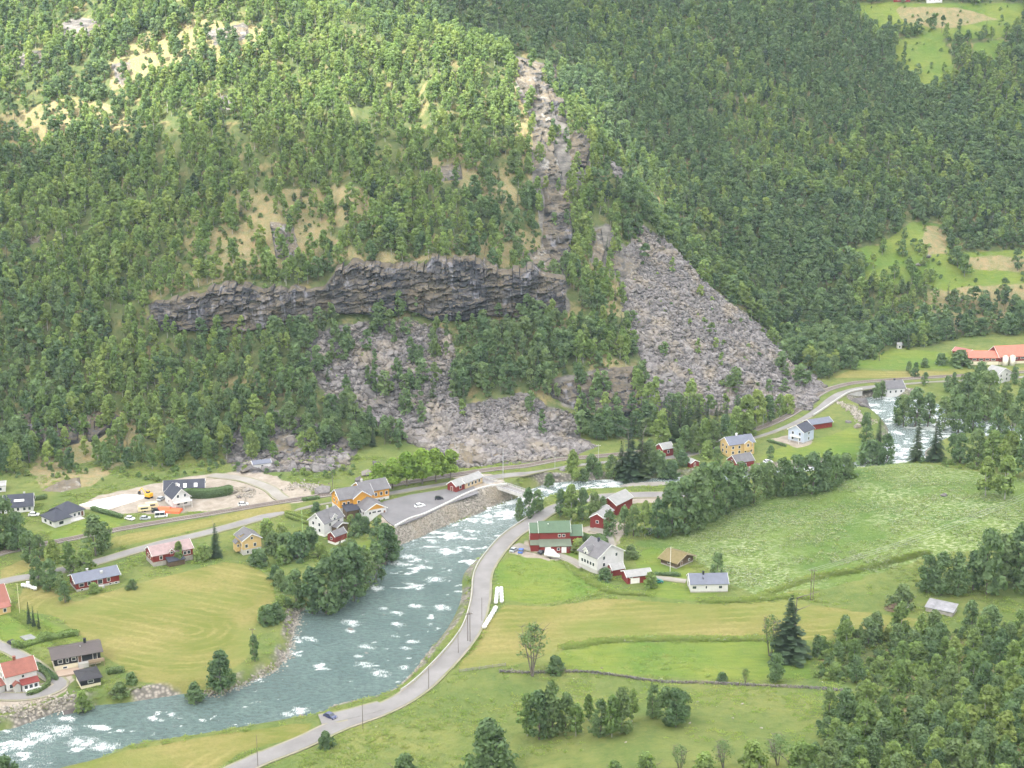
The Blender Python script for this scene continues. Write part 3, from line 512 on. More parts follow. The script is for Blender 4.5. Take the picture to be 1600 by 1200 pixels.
def outcrop(name, px, mat, amp=2.0, seed=0, step=1.6, lift=.2):
    px = np.array(px, float); lo = px.min(0) - 2; hi = px.max(0) + 2; U, V = np.meshgrid(np.arange(lo[0], hi[0], step), np.arange(lo[1], hi[1], step)); sh = U.shape
    s = sdist(U.ravel(), V.ravel(), px, 8).reshape(sh); ok = (s > -1.5); Q = P(U.ravel(), V.ravel()).reshape(*sh, 3)
    X, Y, Z = Q[..., 0], Q[..., 1], Q[..., 2]; e = 2.; gx = (H(X + e, Y) - H(X - e, Y)) / (2 * e); gy = (H(X, Y + e) - H(X, Y - e)) / (2 * e); n = np.stack([-gx, -gy, np.ones_like(gx)], -1); n /= np.linalg.norm(n, axis=-1)[..., None]
    n = n * [1, 1, .45]; w_ = sstep(-1.5, 6, s); a = X * .8 + Y * .2
    led = np.floor(Z / 2.2 + fbm(a / 9, Z / 6, seed + 5) * 1.6); d = lift + amp * (.5 + _hash(led, np.floor(a / 4 + led * .4), seed) * .9 + fbm(a / 7, Z / 5, seed + 3) * 1.2)
    Q = Q + n * (d * w_ - .7 * (1 - w_))[..., None]; idx = -np.ones(sh, int); idx[ok] = np.arange(ok.sum()); A, B, C, D = idx[:-1, :-1], idx[1:, :-1], idx[1:, 1:], idx[:-1, 1:]
    far_ = np.maximum(np.abs(np.diff(Y, axis=0))[:, :-1], np.abs(np.diff(Y, axis=0))[:, 1:]) < 9
    m = (A >= 0) & (B >= 0) & (C >= 0) & (D >= 0) & far_
    return tag(link(name, meshdata(name, Q[ok], np.stack([A[m], B[m], C[m], D[m]], 1), [mat])), kind='structure')
for k, (px, m, a) in enumerate([
    ([(795, 88), (835, 96), (852, 112), (862, 160), (866, 205), (846, 210), (826, 165), (806, 125)], ROCKL, 3.2), ([(832, 98), (868, 100), (872, 118), (882, 160), (888, 195), (870, 190), (855, 150), (842, 128)], ROCK, 2.6),
    ([(832, 205), (858, 190), (868, 240), (886, 300), (888, 355), (862, 358), (848, 300), (834, 260)], ROCKL, 3.6), ([(852, 300), (890, 305), (892, 370), (890, 440), (856, 430), (846, 365)], ROCK, 3.2), ([(810, 392), (850, 385), (880, 410), (886, 485), (862, 478), (846, 440), (826, 420)], ROCKL, 2.2),
    ([(890, 203), (912, 208), (922, 232), (918, 262), (895, 268), (888, 235)], ROCK, 2.4), ([(922, 362), (940, 355), (946, 395), (940, 418), (926, 412)], ROCKL, 2.0), ([(950, 395), (978, 402), (1002, 418), (978, 440), (956, 425)], ROCKL, 1.6),
    ([(852, 600), (905, 592), (950, 575), (990, 572), (1000, 605), (998, 650), (955, 652), (900, 640), (862, 622)], ROCK, 3.2), ([(0, 650), (60, 640), (120, 645), (170, 640), (195, 655), (150, 690), (80, 700), (20, 700)], ROCK, 3.0),
    ([(60, 768), (100, 748), (125, 745), (128, 762), (95, 770)], ROCKL, 2.2), ([(400, 690), (450, 676), (485, 690), (470, 712), (420, 706)], ROCKL, 2.4), ([(95, 62), (150, 34), (168, 40), (160, 58), (110, 66)], ROCKL, 1.4), ([(22, 92), (72, 78), (80, 88), (40, 104)], ROCKL, 1.4), ([(176, 102), (206, 98), (204, 128), (190, 136)], ROCKL, 1.), ([(330, 60), (352, 44), (392, 38), (388, 58), (345, 72)], ROCKL, 1.2), ([(420, 345), (460, 350), (470, 400), (430, 405)], ROCKL, 1.6), ([(680, 262), (720, 250), (725, 282), (690, 285)], ROCKL, 1.4), ([(700, 695), (760, 690), (785, 715), (730, 730), (695, 718)], ROCKL, 3.), ([(130, 300), (165, 296), (160, 310), (135, 310)], ROCKL, 1.2), ([(35, 372), (75, 362), (70, 380), (40, 385)], ROCKL, 1.4)]): outcrop('rock_outcrop', px, m, a, k * 7)

ORD = 'first second third fourth fifth sixth seventh eighth ninth tenth eleventh twelfth thirteenth fourteenth fifteenth sixteenth seventeenth eighteenth nineteenth twentieth'.split() + ['twenty-' + k for k in 'first second third fourth fifth sixth seventh eighth ninth'.split()] + ['thirtieth']
# ---------------------------------------------------------------- boulders and scree
def rockmesh(name, seed, mat, sq=(1, .8, .62)):
    r_ = random.Random(seed); bm = bmesh.new(); bmesh.ops.create_icosphere(bm, subdivisions=1, radius=1)
    for v in bm.verts: v.co *= r_.uniform(.72, 1.18)
    for _ in range(4):
        n = Vector((r_.gauss(0, 1), r_.gauss(0, 1), r_.gauss(0, 1))).normalized(); d = r_.uniform(.5, .75)
        for v in bm.verts:
            q = v.co.dot(n)
            if q > d: v.co -= n * (q - d)
    for v in bm.verts: v.co = Vector((v.co.x * sq[0], v.co.y * sq[1], v.co.z * sq[2]))
    me = bpy.data.meshes.new(name); bm.to_mesh(me); bm.free(); me.materials.append(mat); return me
RM = [rockmesh('boulder', k, STONE, (1, .75 + .1 * (k % 3), .5 + .1 * (k % 4))) for k in range(8)]; RMW = [rockmesh('stone', 40 + k, STONEW) for k in range(6)]
def rand_in(poly, dens):
    lo = poly.min(0); hi = poly.max(0); n = int((hi - lo).prod() * dens); x = rng.uniform(lo[0], hi[0], n); y = rng.uniform(lo[1], hi[1], n); m = inpoly(x, y, poly); return x[m], y[m]
X = []; Y = []; S = []
for k, p in enumerate(ZW['scree']):
    x, y = rand_in(p, [1.1, 1.7, 1.0, .22, 1.0][k]); jj = sdist(x, y, p, 5) + fbm(x / 9, y / 9, 57, 3) * 9 > 1.0; x = x[jj]; y = y[jj]; s = np.clip(np.exp(rng.normal(.08, .48, len(x))), .35, 3.4); s *= (.8 if k == 1 else 1) * (.6 + .7 * vnoise(x / 14, y / 14, 91)) * (1.25 - .35 * (y - y.min()) / (np.ptp(y) + 1)); X.append(x); Y.append(y); S.append(s)
X = np.concatenate(X); Y = np.concatenate(Y); S = np.concatenate(S); Z = HGI(X, Y) + S * .12; n = len(X)
scr = scatter('scree', np.stack([X, Y, Z], 1), np.stack([S, S, S * rng.uniform(.7, 1.1, n)], 1), np.stack([rng.uniform(-.7, .7, n), rng.uniform(-.7, .7, n), rng.uniform(0, 6.28, n)], 1), rng.integers(0, 8, n), RM); tag(scr, 'loose grey rock scree covering the slopes below the cliffs', 'scree', kind='stuff')
BOULD = [(602, 592, 26), (525, 580, 20), (560, 600, 14), (655, 590, 14), (498, 560, 12), (545, 545, 12), (620, 545, 12), (672, 560, 13), (585, 565, 12), (640, 620, 13), (735, 700, 30), (762, 703, 24), (708, 712, 34), (745, 722, 30), (785, 705, 18), (838, 699, 26), (855, 690, 14), (884, 662, 16), (800, 680, 14), (700, 670, 15), (720, 655, 13), (820, 665, 12), (875, 690, 18), (905, 668, 18), (860, 672, 14), (690, 690, 18), (1243, 592, 22), (1255, 605, 20), (1230, 600, 16), (1215, 590, 18), (1262, 612, 14), (1190, 570, 13), (1140, 600, 13), (1160, 555, 13), (1110, 590, 12), (1085, 560, 12), (1215, 620, 16), (1250, 634, 15), (1120, 530, 12), (1055, 600, 12), (1180, 615, 13), (1040, 560, 12), (1075, 520, 11), (455, 695, 30), (425, 700, 24), (475, 702, 20), (395, 705, 16), (440, 715, 18), (505, 770, 26), (575, 742, 22), (590, 730, 18), (560, 752, 16), (365, 770, 13), (385, 768, 14), (374, 778, 11), (1340, 668, 14), (1325, 660, 10), (1350, 635, 16), (548, 972, 9), (600, 949, 6), (572, 1007, 6), (880, 735, 16), (470, 1106, 9), (870, 740, 12), (1480, 468, 9), (1500, 470, 10), (1450, 402, 11), (1435, 415, 10), (1475, 775, 11), (1342, 624, 44)]
BOULD.sort(); bcount = {}
_bp = P([b[0] for b in BOULD], [b[1] for b in BOULD])
for k, (u, v, s) in enumerate(BOULD):
    p = _bp[k]; sc = project(*p)[2]; r_ = s / sc / 1.7; o = link('boulder', RM[k % 8]); o.location = (p[0], p[1], HGI(p[0], p[1])[0] + r_ * .18 + (1.2 if v > 940 else 0)); o.scale = (r_, r_, r_ * random.uniform(.8, 1.15)); o.rotation_euler = (random.uniform(-.4, .4), random.uniform(-.4, .4), random.uniform(0, 6.28))
    where = 'on the stony slope below the dark cliff' if u < 700 and 500 < v < 640 else 'at the foot of the scree beside the railway' if 680 <= u < 920 and v < 760 else 'on the wide grey scree right of the rocky rib' if 1000 < u < 1300 else 'breaking the water of the river rapids' if v > 940 else 'by the dirt works behind the village' if u < 600 else 'on the far bank and clearing at right'
    bcount[where] = bcount.get(where, 0) + 1; tag(o, 'grey boulder %s, %s from the left' % (where, ORD[bcount[where] - 1]), 'boulder', 'boulders ' + where)

# ---------------------------------------------------------------- trees
def crown(name, seed, mat, nc=60, nl=26, size=.045, wd=.26, base=.13, top=1.0, shape=.55, droop=0., gap=.0):
    r_ = np.random.default_rng(seed); V = []; T = []; lob = r_.uniform(0, 6.28, 4)
    for c in range(nc):
        t = r_.uniform(0, 1) ** .85; h = base + (top - base) * t
        prof = math.sin(math.pi * min(1, max(.03, t ** shape * .97 + .02))) ** .62
        a = r_.uniform(0, 6.28); rad = wd * prof * (1 + .22 * math.sin(2 * a + lob[0] + 5 * t) + .16 * math.sin(3 * a + lob[1] - 4 * t)) * math.sqrt(r_.uniform(.22, 1)) * .86
        cc = np.array([rad * math.cos(a), rad * math.sin(a), h - droop * rad]); rc = wd * r_.uniform(.24, .42); tint = r_.uniform(0, 1)
        d = r_.normal(size=(nl, 3)); d[:, 2] += .25; d /= np.linalg.norm(d, axis=1)[:, None]; pos = cc + d * rc * r_.uniform(.55, 1.05, (nl, 1)) * [1, 1, .8]
        nn = d * .9 + r_.normal(size=(nl, 3)) * .45 + [0, 0, .25] + cc * [.8, .8, 0]; nn /= np.linalg.norm(nn, axis=1)[:, None]
        e = np.cross(nn, r_.normal(size=(nl, 3))); e /= np.linalg.norm(e, axis=1)[:, None]; f = np.cross(nn, e); s = size * r_.uniform(.6, 1.25, (nl, 1))
        q = np.stack([pos + e * s, pos + f * s * .75 + nn * s * .15, pos - e * s, pos - f * s * .75 + nn * s * .15], 1); V.append(q.reshape(-1, 3)); T.append(np.repeat(np.clip(tint * .75 + r_.uniform(-.1, .35, nl), 0, 1), 4))
    V = np.concatenate(V); T = np.concatenate(T); V[:, 2] = np.maximum(V[:, 2], .01); F = np.arange(len(V)).reshape(-1, 4); me = meshdata(name, V, F, [mat]); attr(me, 'tint', T); return me
def trunkmesh(name, seed, mat, top=.8, r0=.022, nb=6, lean=.04, forks=1):  # a stem with stub branches, or several stems
    r_ = random.Random(seed); m = MB()
    for f in range(forks):
        p = Vector((r_.uniform(-.03, .03) * (forks > 1), r_.uniform(-.03, .03) * (forks > 1), -.04)); dx = (r_.uniform(-lean, lean) * (1 + 2 * (forks > 1)), r_.uniform(-lean, lean) * (1 + 2 * (forks > 1))); k = 5
        for i in range(k):
            q = Vector((p.x + dx[0] / k * 2, p.y + dx[1] / k * 2, -.04 + (top + .04) * (i + 1) / k)); m.tube(p, q, r0 * (1 - i / k * .8), r0 * (1 - (i + 1) / k * .8), 6)
            if i > 0:
                for _ in range(max(1, nb // 3)):
                    a = r_.uniform(0, 6.28); L = r_.uniform(.10, .2); m.tube(q, q + Vector((math.cos(a) * L, math.sin(a) * L, L * .6)), r0 * .35, r0 * .1, 4)
            p = q
    return m.mesh(name, mat)
def sprucecrown(name, seed, mat, nw=17, nb=11, wd=.2, base=.05, ragged=.25, ns=5):
    r_ = np.random.default_rng(seed); V = []; T = []
    for w_ in range(nw):
        t = w_ / (nw - 1); h = base + (1 - base) * t; rr_ = wd * (1 - t) ** .8 + .008
        for b_ in range(max(4, int(nb * (1 - t * .55)))):
            a = r_.uniform(0, 6.28); L = rr_ * r_.uniform(1 - ragged, 1 + ragged * .5); dirv = np.array([math.cos(a), math.sin(a), 0]); side = np.array([-math.sin(a), math.cos(a), 0]); h0 = h + r_.uniform(-.02, .02); tt = r_.uniform(0, 1)
            for k in range(ns):
                f0 = .15 + .85 * k / ns; f1 = .15 + .85 * (k + 1.25) / ns; z0 = h0 - L * .45 * f0 ** 1.4; z1 = h0 - L * .45 * f1 ** 1.4; wv = L * .34 * (1.05 - f0 * .7) + .012; j = r_.normal(size=3) * .006
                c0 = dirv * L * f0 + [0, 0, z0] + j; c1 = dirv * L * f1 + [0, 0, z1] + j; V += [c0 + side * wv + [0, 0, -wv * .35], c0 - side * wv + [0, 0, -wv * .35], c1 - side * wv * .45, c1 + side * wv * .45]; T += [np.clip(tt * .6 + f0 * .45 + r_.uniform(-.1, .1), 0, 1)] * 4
    V = np.array(V); V[:, 2] = np.maximum(V[:, 2], .005); me = meshdata(name, V, np.arange(len(V)).reshape(-1, 4), [mat]); attr(me, 'tint', np.array(T)); return me
def joinmesh(name, a, b):
    """one mesh out of a crown and a trunk, each with its own material"""
    va = np.array([v.co for v in a.vertices]); vb = np.array([v.co for v in b.vertices]); fa = [tuple(p.vertices) for p in a.polygons]; fb = [tuple(i + len(va) for i in p.vertices) for p in b.polygons]
    me = meshdata(name, np.concatenate([va, vb]), fa + fb, [a.materials[0], b.materials[0]], False, [0] * len(fa) + [1] * len(fb)); t = np.zeros(len(va)); a.attributes['tint'].data.foreach_get('value', t); attr(me, 'tint', np.concatenate([t, np.zeros(len(vb))])); return me
_cm = {}
def cm(kind, k):
    """crown and trunk meshes of a kind, made once"""
    if (kind, k) in _cm: return _cm[kind, k]
    s = 100 + 17 * k
    r_ = {'birch': lambda: (crown('birch_crown', s, LEAF, 62, 26, .040, .24, .14, 1, .62), trunkmesh('birch_trunk', s, BARKW, .82, .016)),
          'alder': lambda: (crown('alder_crown', s, LEAFD, 58, 25, .038, .29, .06, 1, .55), trunkmesh('alder_trunk', s, BARK, .75, .022)),
          'lime': lambda: (crown('lime_crown', s, LEAFB, 60, 28, .045, .30, .24, 1, .6), trunkmesh('lime_trunk', s, BARK, .75, .024)),
          'weeping': lambda: (crown('weeping_crown', s, LEAFD, 80, 30, .034, .30, .10, 1, .7, .35), trunkmesh('birch_trunk', s, BARKW, .7, .016, 4, .02, 2)),
          'thin': lambda: (crown('thin_crown', s, LEAFD, 44, 14, .026, .30, .35, 1, .8), trunkmesh('thin_trunk', s, BARK, .9, .015, 12, .05, 5)),
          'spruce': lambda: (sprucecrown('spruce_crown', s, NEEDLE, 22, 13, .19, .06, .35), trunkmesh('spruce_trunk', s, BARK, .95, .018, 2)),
          'thuja': lambda: (sprucecrown('thuja_crown', s, NEEDLE, 26, 14, .16, .01, .1), trunkmesh('thuja_trunk', s, BARK, .8, .02, 2)),
          'bush': lambda: (crown('bush_crown', s, LEAFD, 52, 22, .075, .52, .0, .95, .35), trunkmesh('bush_stem', s, BARK, .5, .03, 6, .1, 2)),
          'lightbush': lambda: (crown('bush_crown', s, LEAF, 52, 22, .075, .52, .0, .95, .35), trunkmesh('bush_stem', s, BARK, .5, .03, 6, .1, 2))}[kind]()
    _cm[kind, k] = r_; return r_
NAMES = {'birch': ('birch_tree', 'tree'), 'alder': ('broadleaf_tree', 'tree'), 'lime': ('lime_tree', 'tree'), 'weeping': ('birch_tree', 'tree'), 'thin': ('sparse_tree', 'tree'), 'spruce': ('spruce_tree', 'tree'), 'thuja': ('thuja_tree', 'tree'), 'bush': ('bush', 'bush'), 'lightbush': ('bush', 'bush')}
ntree = 0
def tree(kind, p, h, label, group=None, wid=1.0):
    global ntree; ntree += 1; c, t = cm(kind, ntree % (4 if kind in ('birch', 'alder', 'bush') else 2)); nm, cat = NAMES[kind]
    o = empty(nm, (p[0], p[1], p[2] - .1), random.uniform(0, 6.28)); o.scale = (h * wid, h * wid, h); link('trunk' if cat == 'tree' else 'stem', t, o); link('crown', c, o); return tag(o, label, cat, group)
def trees(lst, label, group=None):
    lst = sorted(lst, key=lambda a: a[0])
    q = P([t[0] for t in lst], [t[1] for t in lst])
    for n_, ((u, v, hp, kind, *rest), p) in enumerate(zip(lst, q)):
        z = HGI(p[0], p[1])[0]; s = project(*p)[2]; tree(kind, (p[0], p[1], max(z, .5)), hp / s * 1.04, rest[1] if len(rest) > 1 else '%s, %s from the left' % (label, ORD[n_]), group if len(rest) < 2 else None, rest[0] if rest else 1.0)
A_, B_, S_, U_ = 'alder', 'birch', 'spruce', 'bush'
trees([(462, 944, 58, A_), (488, 948, 70, A_), (510, 948, 84, A_), (532, 940, 92, A_), (552, 928, 88, A_), (570, 912, 66, A_), (548, 900, 60, A_), (588, 898, 58, A_), (602, 872, 62, A_), (612, 868, 52, A_), (590, 850, 40, A_)], 'dark alder in the riverbank clump below the red shed', 'alders on the left river bank')
trees([(533, 905, 62, S_, 1.2, 'dark spruce rising from the riverbank clump below the small red shed')], '')
trees([(592, 768, 42, 'lime', 1.15), (614, 765, 46, 'lime', 1.1), (636, 760, 50, 'lime', 1.1), (660, 757, 52, 'lime', 1.15), (681, 754, 50, 'lime', 1.1), (704, 750, 44, 'lime', 1.1)], 'bright green round tree in the row behind the car park', 'row of trees behind the car park')
trees([(426, 862, 30, U_), (446, 866, 34, U_), (466, 872, 40, U_), (441, 880, 26, 'lightbush'), (486, 856, 32, U_), (418, 840, 28, 'lightbush'), (400, 880, 22, U_), (408, 884, 26, U_), (440, 842, 24, 'lightbush'), (500, 870, 22, 'lightbush'), (555, 838, 22, U_), (570, 832, 24, U_), (560, 822, 20, U_), (548, 820, 16, 'lightbush'), (494, 800, 16, U_), (430, 905, 22, U_), (438, 915, 26, U_), (450, 925, 24, U_), (420, 975, 30, U_), (432, 968, 26, U_), (412, 968, 22, 'lightbush'), (440, 950, 20, 'lightbush')], 'bush between yellow house, white house and river', 'bushes between the yellow and white houses')
trees([(338, 870, 54, S_, 1.1, 'dark pointed spruce beside the yellow house'), (318, 874, 24, 'lightbush', 1.2, 'light green round bush between red house and spruce'), (280, 880, 34, 'birch', .9, 'slim young tree in front of the pink-roofed red house'), (150, 868, 62, A_, 1.15, 'large spreading tree by the railway above the village road'), (165, 856, 40, A_, 1, 'tree close behind the large spreading tree by the railway'), (207, 920, 15, U_, 1.2, 'small round bush in the field right of the long red house'), (147, 926, 16, 'lightbush', 1.2, 'small clipped bush in front of the long red house'), (346, 1070, 66, 'weeping', 1.05, 'twin-trunked birch at the hay field edge by the river'), (398, 1034, 44, A_, .6, 'slim dark tree at the hay field edge near the river bend'), (303, 1082, 28, U_, 1, 'bush on the grassy bank below the hay field'), (1120, 900, 36, A_, 1.15, 'rounded tree behind the white cottage'), (632, 1212, 34, U_, 1.1, 'bush at the bottom edge below the road bend'), (765, 1222, 100, 'weeping', 1.2, 'big birch at the bottom edge of the grassy slope'), (832, 1056, 82, 'thin', 1.0, 'sparse almost leafless willow at the field corner'), (868, 1052, 28, U_, 1, 'dark bush beside the sparse willow'), (1232, 1030, 104, S_, 1.6, 'tall ragged spruce standing alone in the green field'), (1203, 1025, 66, 'thin', .7, 'thin pale tree left of the tall ragged spruce'), (1212, 1066, 46, A_, 1, 'round tree below the tall ragged spruce'), (1410, 950, 36, U_, 1.1, 'bush beside the brush pile and tin-roofed shed'), (10, 1225, 44, A_, 1.4, 'bush in the bottom left corner on the river bank'), (510, 1168, 26, U_, 1, 'bush between the two roads at the lay-by'), (1165, 1068, 24, 'thin', 1, 'bare reddish sapling on the stone wall'), (1128, 1066, 16, U_, 1.2, 'low bush by the stone wall in the field'), (1385, 720, 50, A_, 1, 'rounded tree at the river edge below the blue-white house'), (1360, 716, 36, U_, 1.3, 'wide bush at the river edge on the meadow crest'), (1352, 690, 44, A_, .9, 'tree at the top of the riverside clump right of the blue-white house'), (1372, 700, 56, S_, .9, 'dark spruce in the riverside clump right of the blue-white house'), (1432, 722, 68, S_, 1, 'left one of two dark spruces before the far river'), (1462, 722, 72, S_, 1.1, 'right one of two dark spruces before the far river'), (1204, 720, 24, A_, 1, 'small tree on the lawn right of the yellow house'), (1320, 745, 36, U_, 1, 'bush at the right end of the meadow tree belt'), (985, 872, 20, U_, 1.2, 'dark bush on the yard between farmhouse and log cabin'), (945, 905, 18, U_, 1.4, 'dark clipped bush in front of the white farmhouse'), (903, 862, 20, 'lightbush', 1.3, 'light green bush between barn and white farmhouse'), (1017, 918, 24, 'lightbush', 1, 'pale bush right of the small red garage'), (128, 1098, 30, 'lightbush', .9, 'leafy bush beside the black garage on the bank'), (188, 1080, 22, U_, 1.2, 'grey green bush in the garden right of the black garage'), (205, 1068, 18, U_, 1.2, 'low bush in the garden near the field corner')], '')
trees([(46, 975, 36, 'thuja', .75), (53, 979, 33, 'thuja', .7), (61, 983, 30, 'thuja', .65)], 'narrow columnar conifer in the row of three on the lawn', 'three columnar conifers')
trees([(8, 858, 80, A_), (30, 862, 60, A_), (48, 880, 50, A_), (62, 872, 36, A_), (84, 895, 52, B_), (108, 895, 50, B_), (60, 915, 44, A_), (78, 922, 48, A_), (96, 928, 34, A_), (102, 942, 34, A_), (132, 896, 36, 'lightbush'), (20, 848, 40, A_), (-8, 860, 70, A_)], 'tree by the railway at the left edge', 'trees by the railway at the left')
trees([(812, 808, 36, A_, .8), (826, 806, 46, A_, .8), (840, 798, 36, A_), (876, 808, 42, A_, .8), (892, 814, 56, B_), (910, 812, 48, A_, .85), (928, 814, 44, A_, .85), (942, 806, 30, A_)], 'tree around the bridge end above the barn', 'trees at the bridge end')
trees([(952, 836, 40, A_), (975, 836, 44, A_, .8), (990, 838, 48, A_, .8), (1008, 838, 54, B_, .8), (1028, 840, 60, A_, .85), (1048, 836, 80, A_), (1068, 832, 84, A_), (1090, 826, 92, A_), (1112, 812, 86, A_), (1134, 800, 76, A_), (1156, 792, 66, A_), (1178, 786, 58, A_), (1200, 778, 54, A_), (1222, 774, 56, A_), (1244, 774, 62, A_), (1268, 772, 64, A_), (1290, 766, 60, A_), (1306, 758, 46, A_), (1100, 790, 46, A_), (1150, 772, 40, A_), (1190, 762, 38, A_), (1230, 756, 36, A_)], 'tree in the dark belt above the flowering meadow', 'tree belt above the meadow')
trees([(858, 746, 18, U_), (895, 744, 48, B_), (912, 742, 18, U_), (935, 740, 26, A_), (955, 740, 36, A_), (970, 740, 60, S_), (985, 740, 82, S_, 1.3), (1000, 738, 76, S_, 1.2), (1015, 735, 50, A_), (1030, 736, 36, U_), (1050, 738, 26, U_), (925, 735, 24, U_), (1100, 740, 26, U_), (1120, 728, 30, A_), (1065, 728, 24, U_), (1105, 715, 26, 'lightbush')], 'tree on the far bank of the river bend below the railway', 'trees on the far bank of the bend')
trees([(1040, 688, 48, S_), (1050, 690, 58, S_), (1062, 688, 66, S_), (1076, 686, 68, S_), (1090, 686, 66, S_), (1104, 682, 56, S_), (1118, 678, 50, S_), (1134, 672, 46, S_), (1152, 662, 48, S_), (1205, 648, 36, S_), (1178, 655, 40, S_)], 'dark spruce in the stand at the foot of the grey scree', 'spruces below the scree')
trees([(1032, 702, 56, B_), (1070, 706, 40, A_), (1085, 706, 44, A_), (1100, 700, 44, B_), (1115, 698, 40, A_), (1132, 690, 40, A_), (1150, 684, 46, B_), (1165, 676, 56, B_), (1182, 668, 56, B_), (1200, 662, 42, A_), (1218, 652, 34, B_), (1140, 692, 28, 'lightbush'), (1170, 680, 28, 'lightbush'), (1060, 715, 30, A_), (1230, 645, 26, 'lightbush')], 'leafy tree in the strip between scree and railway', 'leafy trees between scree and railway')
trees([(1345, 560, 26, U_), (1362, 560, 20, U_), (1378, 610, 26, A_), (1412, 655, 46, A_), (1430, 655, 58, A_), (1450, 655, 50, A_), (1405, 652, 40, A_), (1475, 662, 50, A_), (1498, 665, 56, A_), (1520, 668, 62, A_), (1510, 640, 66, A_), (1540, 645, 74, A_, 1.1), (1530, 620, 52, A_), (1555, 690, 52, A_), (1580, 680, 56, A_), (1490, 640, 46, A_), (1600, 660, 60, A_), (1570, 640, 40, A_), (1600, 625, 36, A_), (1420, 583, 18, A_), (1445, 602, 20, A_), (1430, 590, 22, A_), (1470, 570, 18, U_), (1445, 574, 14, U_), (1500, 572, 24, U_, 1.6), (1490, 605, 22, A_), (1585, 600, 26, A_), (1480, 612, 24, A_), (1370, 612, 24, A_)], 'tree on the wooded flats by the far river at right', 'trees on the far river flats')
trees([(1500, 724, 46, A_), (1525, 726, 54, A_), (1550, 735, 60, B_), (1575, 742, 66, B_), (1602, 748, 70, A_), (1488, 715, 36, A_), (1540, 775, 60, B_), (1570, 780, 66, B_), (1600, 700, 50, A_)], 'loose tree at the right end of the flowering meadow', 'trees at the right end of the meadow')
trees([(1448, 925, 58, A_), (1470, 930, 66, A_), (1495, 930, 64, A_), (1520, 922, 60, A_), (1542, 928, 100, A_, .85), (1566, 915, 80, A_), (1592, 912, 90, A_), (1612, 930, 90, A_)], 'dark tree in the grove behind the tin-roofed shed', 'grove behind the tin-roofed shed')
trees([(824, 1150, 68, B_, .9), (842, 1155, 78, A_, .85), (862, 1150, 84, A_, .85), (884, 1146, 64, A_, .8), (900, 1150, 52, B_), (919, 1126, 42, B_, .8)], 'tree in the left clump on the grassy foreground slope', 'left clump on the foreground slope')
trees([(938, 1150, 58, A_, .9), (956, 1152, 66, B_, .9), (972, 1145, 72, A_, .8), (988, 1128, 52, B_, .8)], 'tree in the middle clump on the grassy foreground slope', 'middle clump on the foreground slope')
trees([(1020, 1122, 54, A_, .8), (1040, 1132, 58, A_), (1056, 1136, 62, A_), (1068, 1124, 44, A_)], 'tree in the right clump on the grassy foreground slope', 'right clump on the foreground slope')
trees([(960, 1214, 26, 'lightbush', 1.2), (1010, 1206, 30, 'lightbush', 1.1), (1062, 1202, 40, 'thin', 1.1), (1100, 1212, 36, 'lightbush', 1.1), (1130, 1200, 44, 'thin', 1.2), (1175, 1205, 46, 'lightbush', .9), (1215, 1196, 50, 'thin', 1.2), (1250, 1204, 44, 'lightbush', 1.0)], 'pale loose shrub along the bottom edge of the pasture', 'shrubs along the bottom edge')
# hedges: a row of clipped or wild foliage as one thing
def hedge(px, w_, h_, label, mat=LEAFD, wild=.25, name='hedge'):
    l = resample(px_line(px, 4), .5); V = []; T = []; r_ = np.random.default_rng(len(px) * 31 + int(px[0][0]))
    for p in l:
        z = HGI(p[0], p[1])[0]; n = int(26 * w_ * h_) + 10; d = r_.normal(size=(n, 3)); d /= np.linalg.norm(d, axis=1)[:, None]; hh = h_ * (1 + wild * (vnoise(p[0] / 3, p[1] / 3, 5) - .5) * 2)
        c = np.array([p[0], p[1], z + hh * .5]) + np.clip(d * 1.2, -.85, .85) * [w_ * .55, w_ * .55, hh * .58]; nn = d + r_.normal(size=(n, 3)) * .3; nn /= np.linalg.norm(nn, axis=1)[:, None]; e = np.cross(nn, r_.normal(size=(n, 3))); e /= np.linalg.norm(e, axis=1)[:, None]; f = np.cross(nn, e); s = r_.uniform(.16, .3, (n, 1))
        V.append(np.stack([c + e * s, c + f * s, c - e * s, c - f * s], 1).reshape(-1, 3)); T.append(np.repeat(r_.uniform(.2, .9, n), 4))
    V = np.concatenate(V); me = meshdata(name, V, np.arange(len(V)).reshape(-1, 4), [mat]); attr(me, 'tint', np.concatenate(T)); return tag(link(name, me), label, 'hedge')
hedge([(292, 777), (325, 777), (360, 772)], 3.2, 3.6, 'tall dark clipped hedge right of the white gable house', wild=.05)
hedge([(58, 1040), (75, 1052), (88, 1062)], 1.4, 1.6, 'clipped green hedge along the drive of the black house', wild=.05)
hedge([(45, 1086), (62, 1080), (76, 1068), (72, 1054), (60, 1047)], 1.2, 1.5, 'curved clipped hedge around the white house terrace', wild=.05)
hedge([(170, 1053), (192, 1050)], 1.6, 2.0, 'short clipped hedge right of the black house', wild=.05)
hedge([(145, 797), (165, 803), (190, 810)], 1.6, 1.8, 'dark hedge between the hip-roofed house and the yard', wild=.1)
hedge([(52, 782), (72, 779)], 1.6, 1.8, 'short clipped hedge behind the dark-roofed house', wild=.05)
hedge([(448, 808), (490, 822)], 1.4, 1.3, 'front garden hedge left of the white house', LEAF, .05)
hedge([(447, 803), (500, 817)], 1.4, 1.3, 'rear garden hedge left of the white house', LEAF, .05)
hedge([(474, 785), (500, 781)], 1.4, 1.4, 'short hedge by the lane before the orange building', wild=.1)
hedge([(1025, 897), (1062, 899)], 1.4, 1.2, 'low dark hedge in front of the log cabin', wild=.2)
hedge([(905, 846), (930, 842), (945, 848)], 3.0, 2.6, 'dark hedge behind the green-roofed barn end', wild=.4)
hedge([(1200, 690), (1228, 698)], 1.2, 1.2, 'low hedge left of the blue-white house', wild=.1)
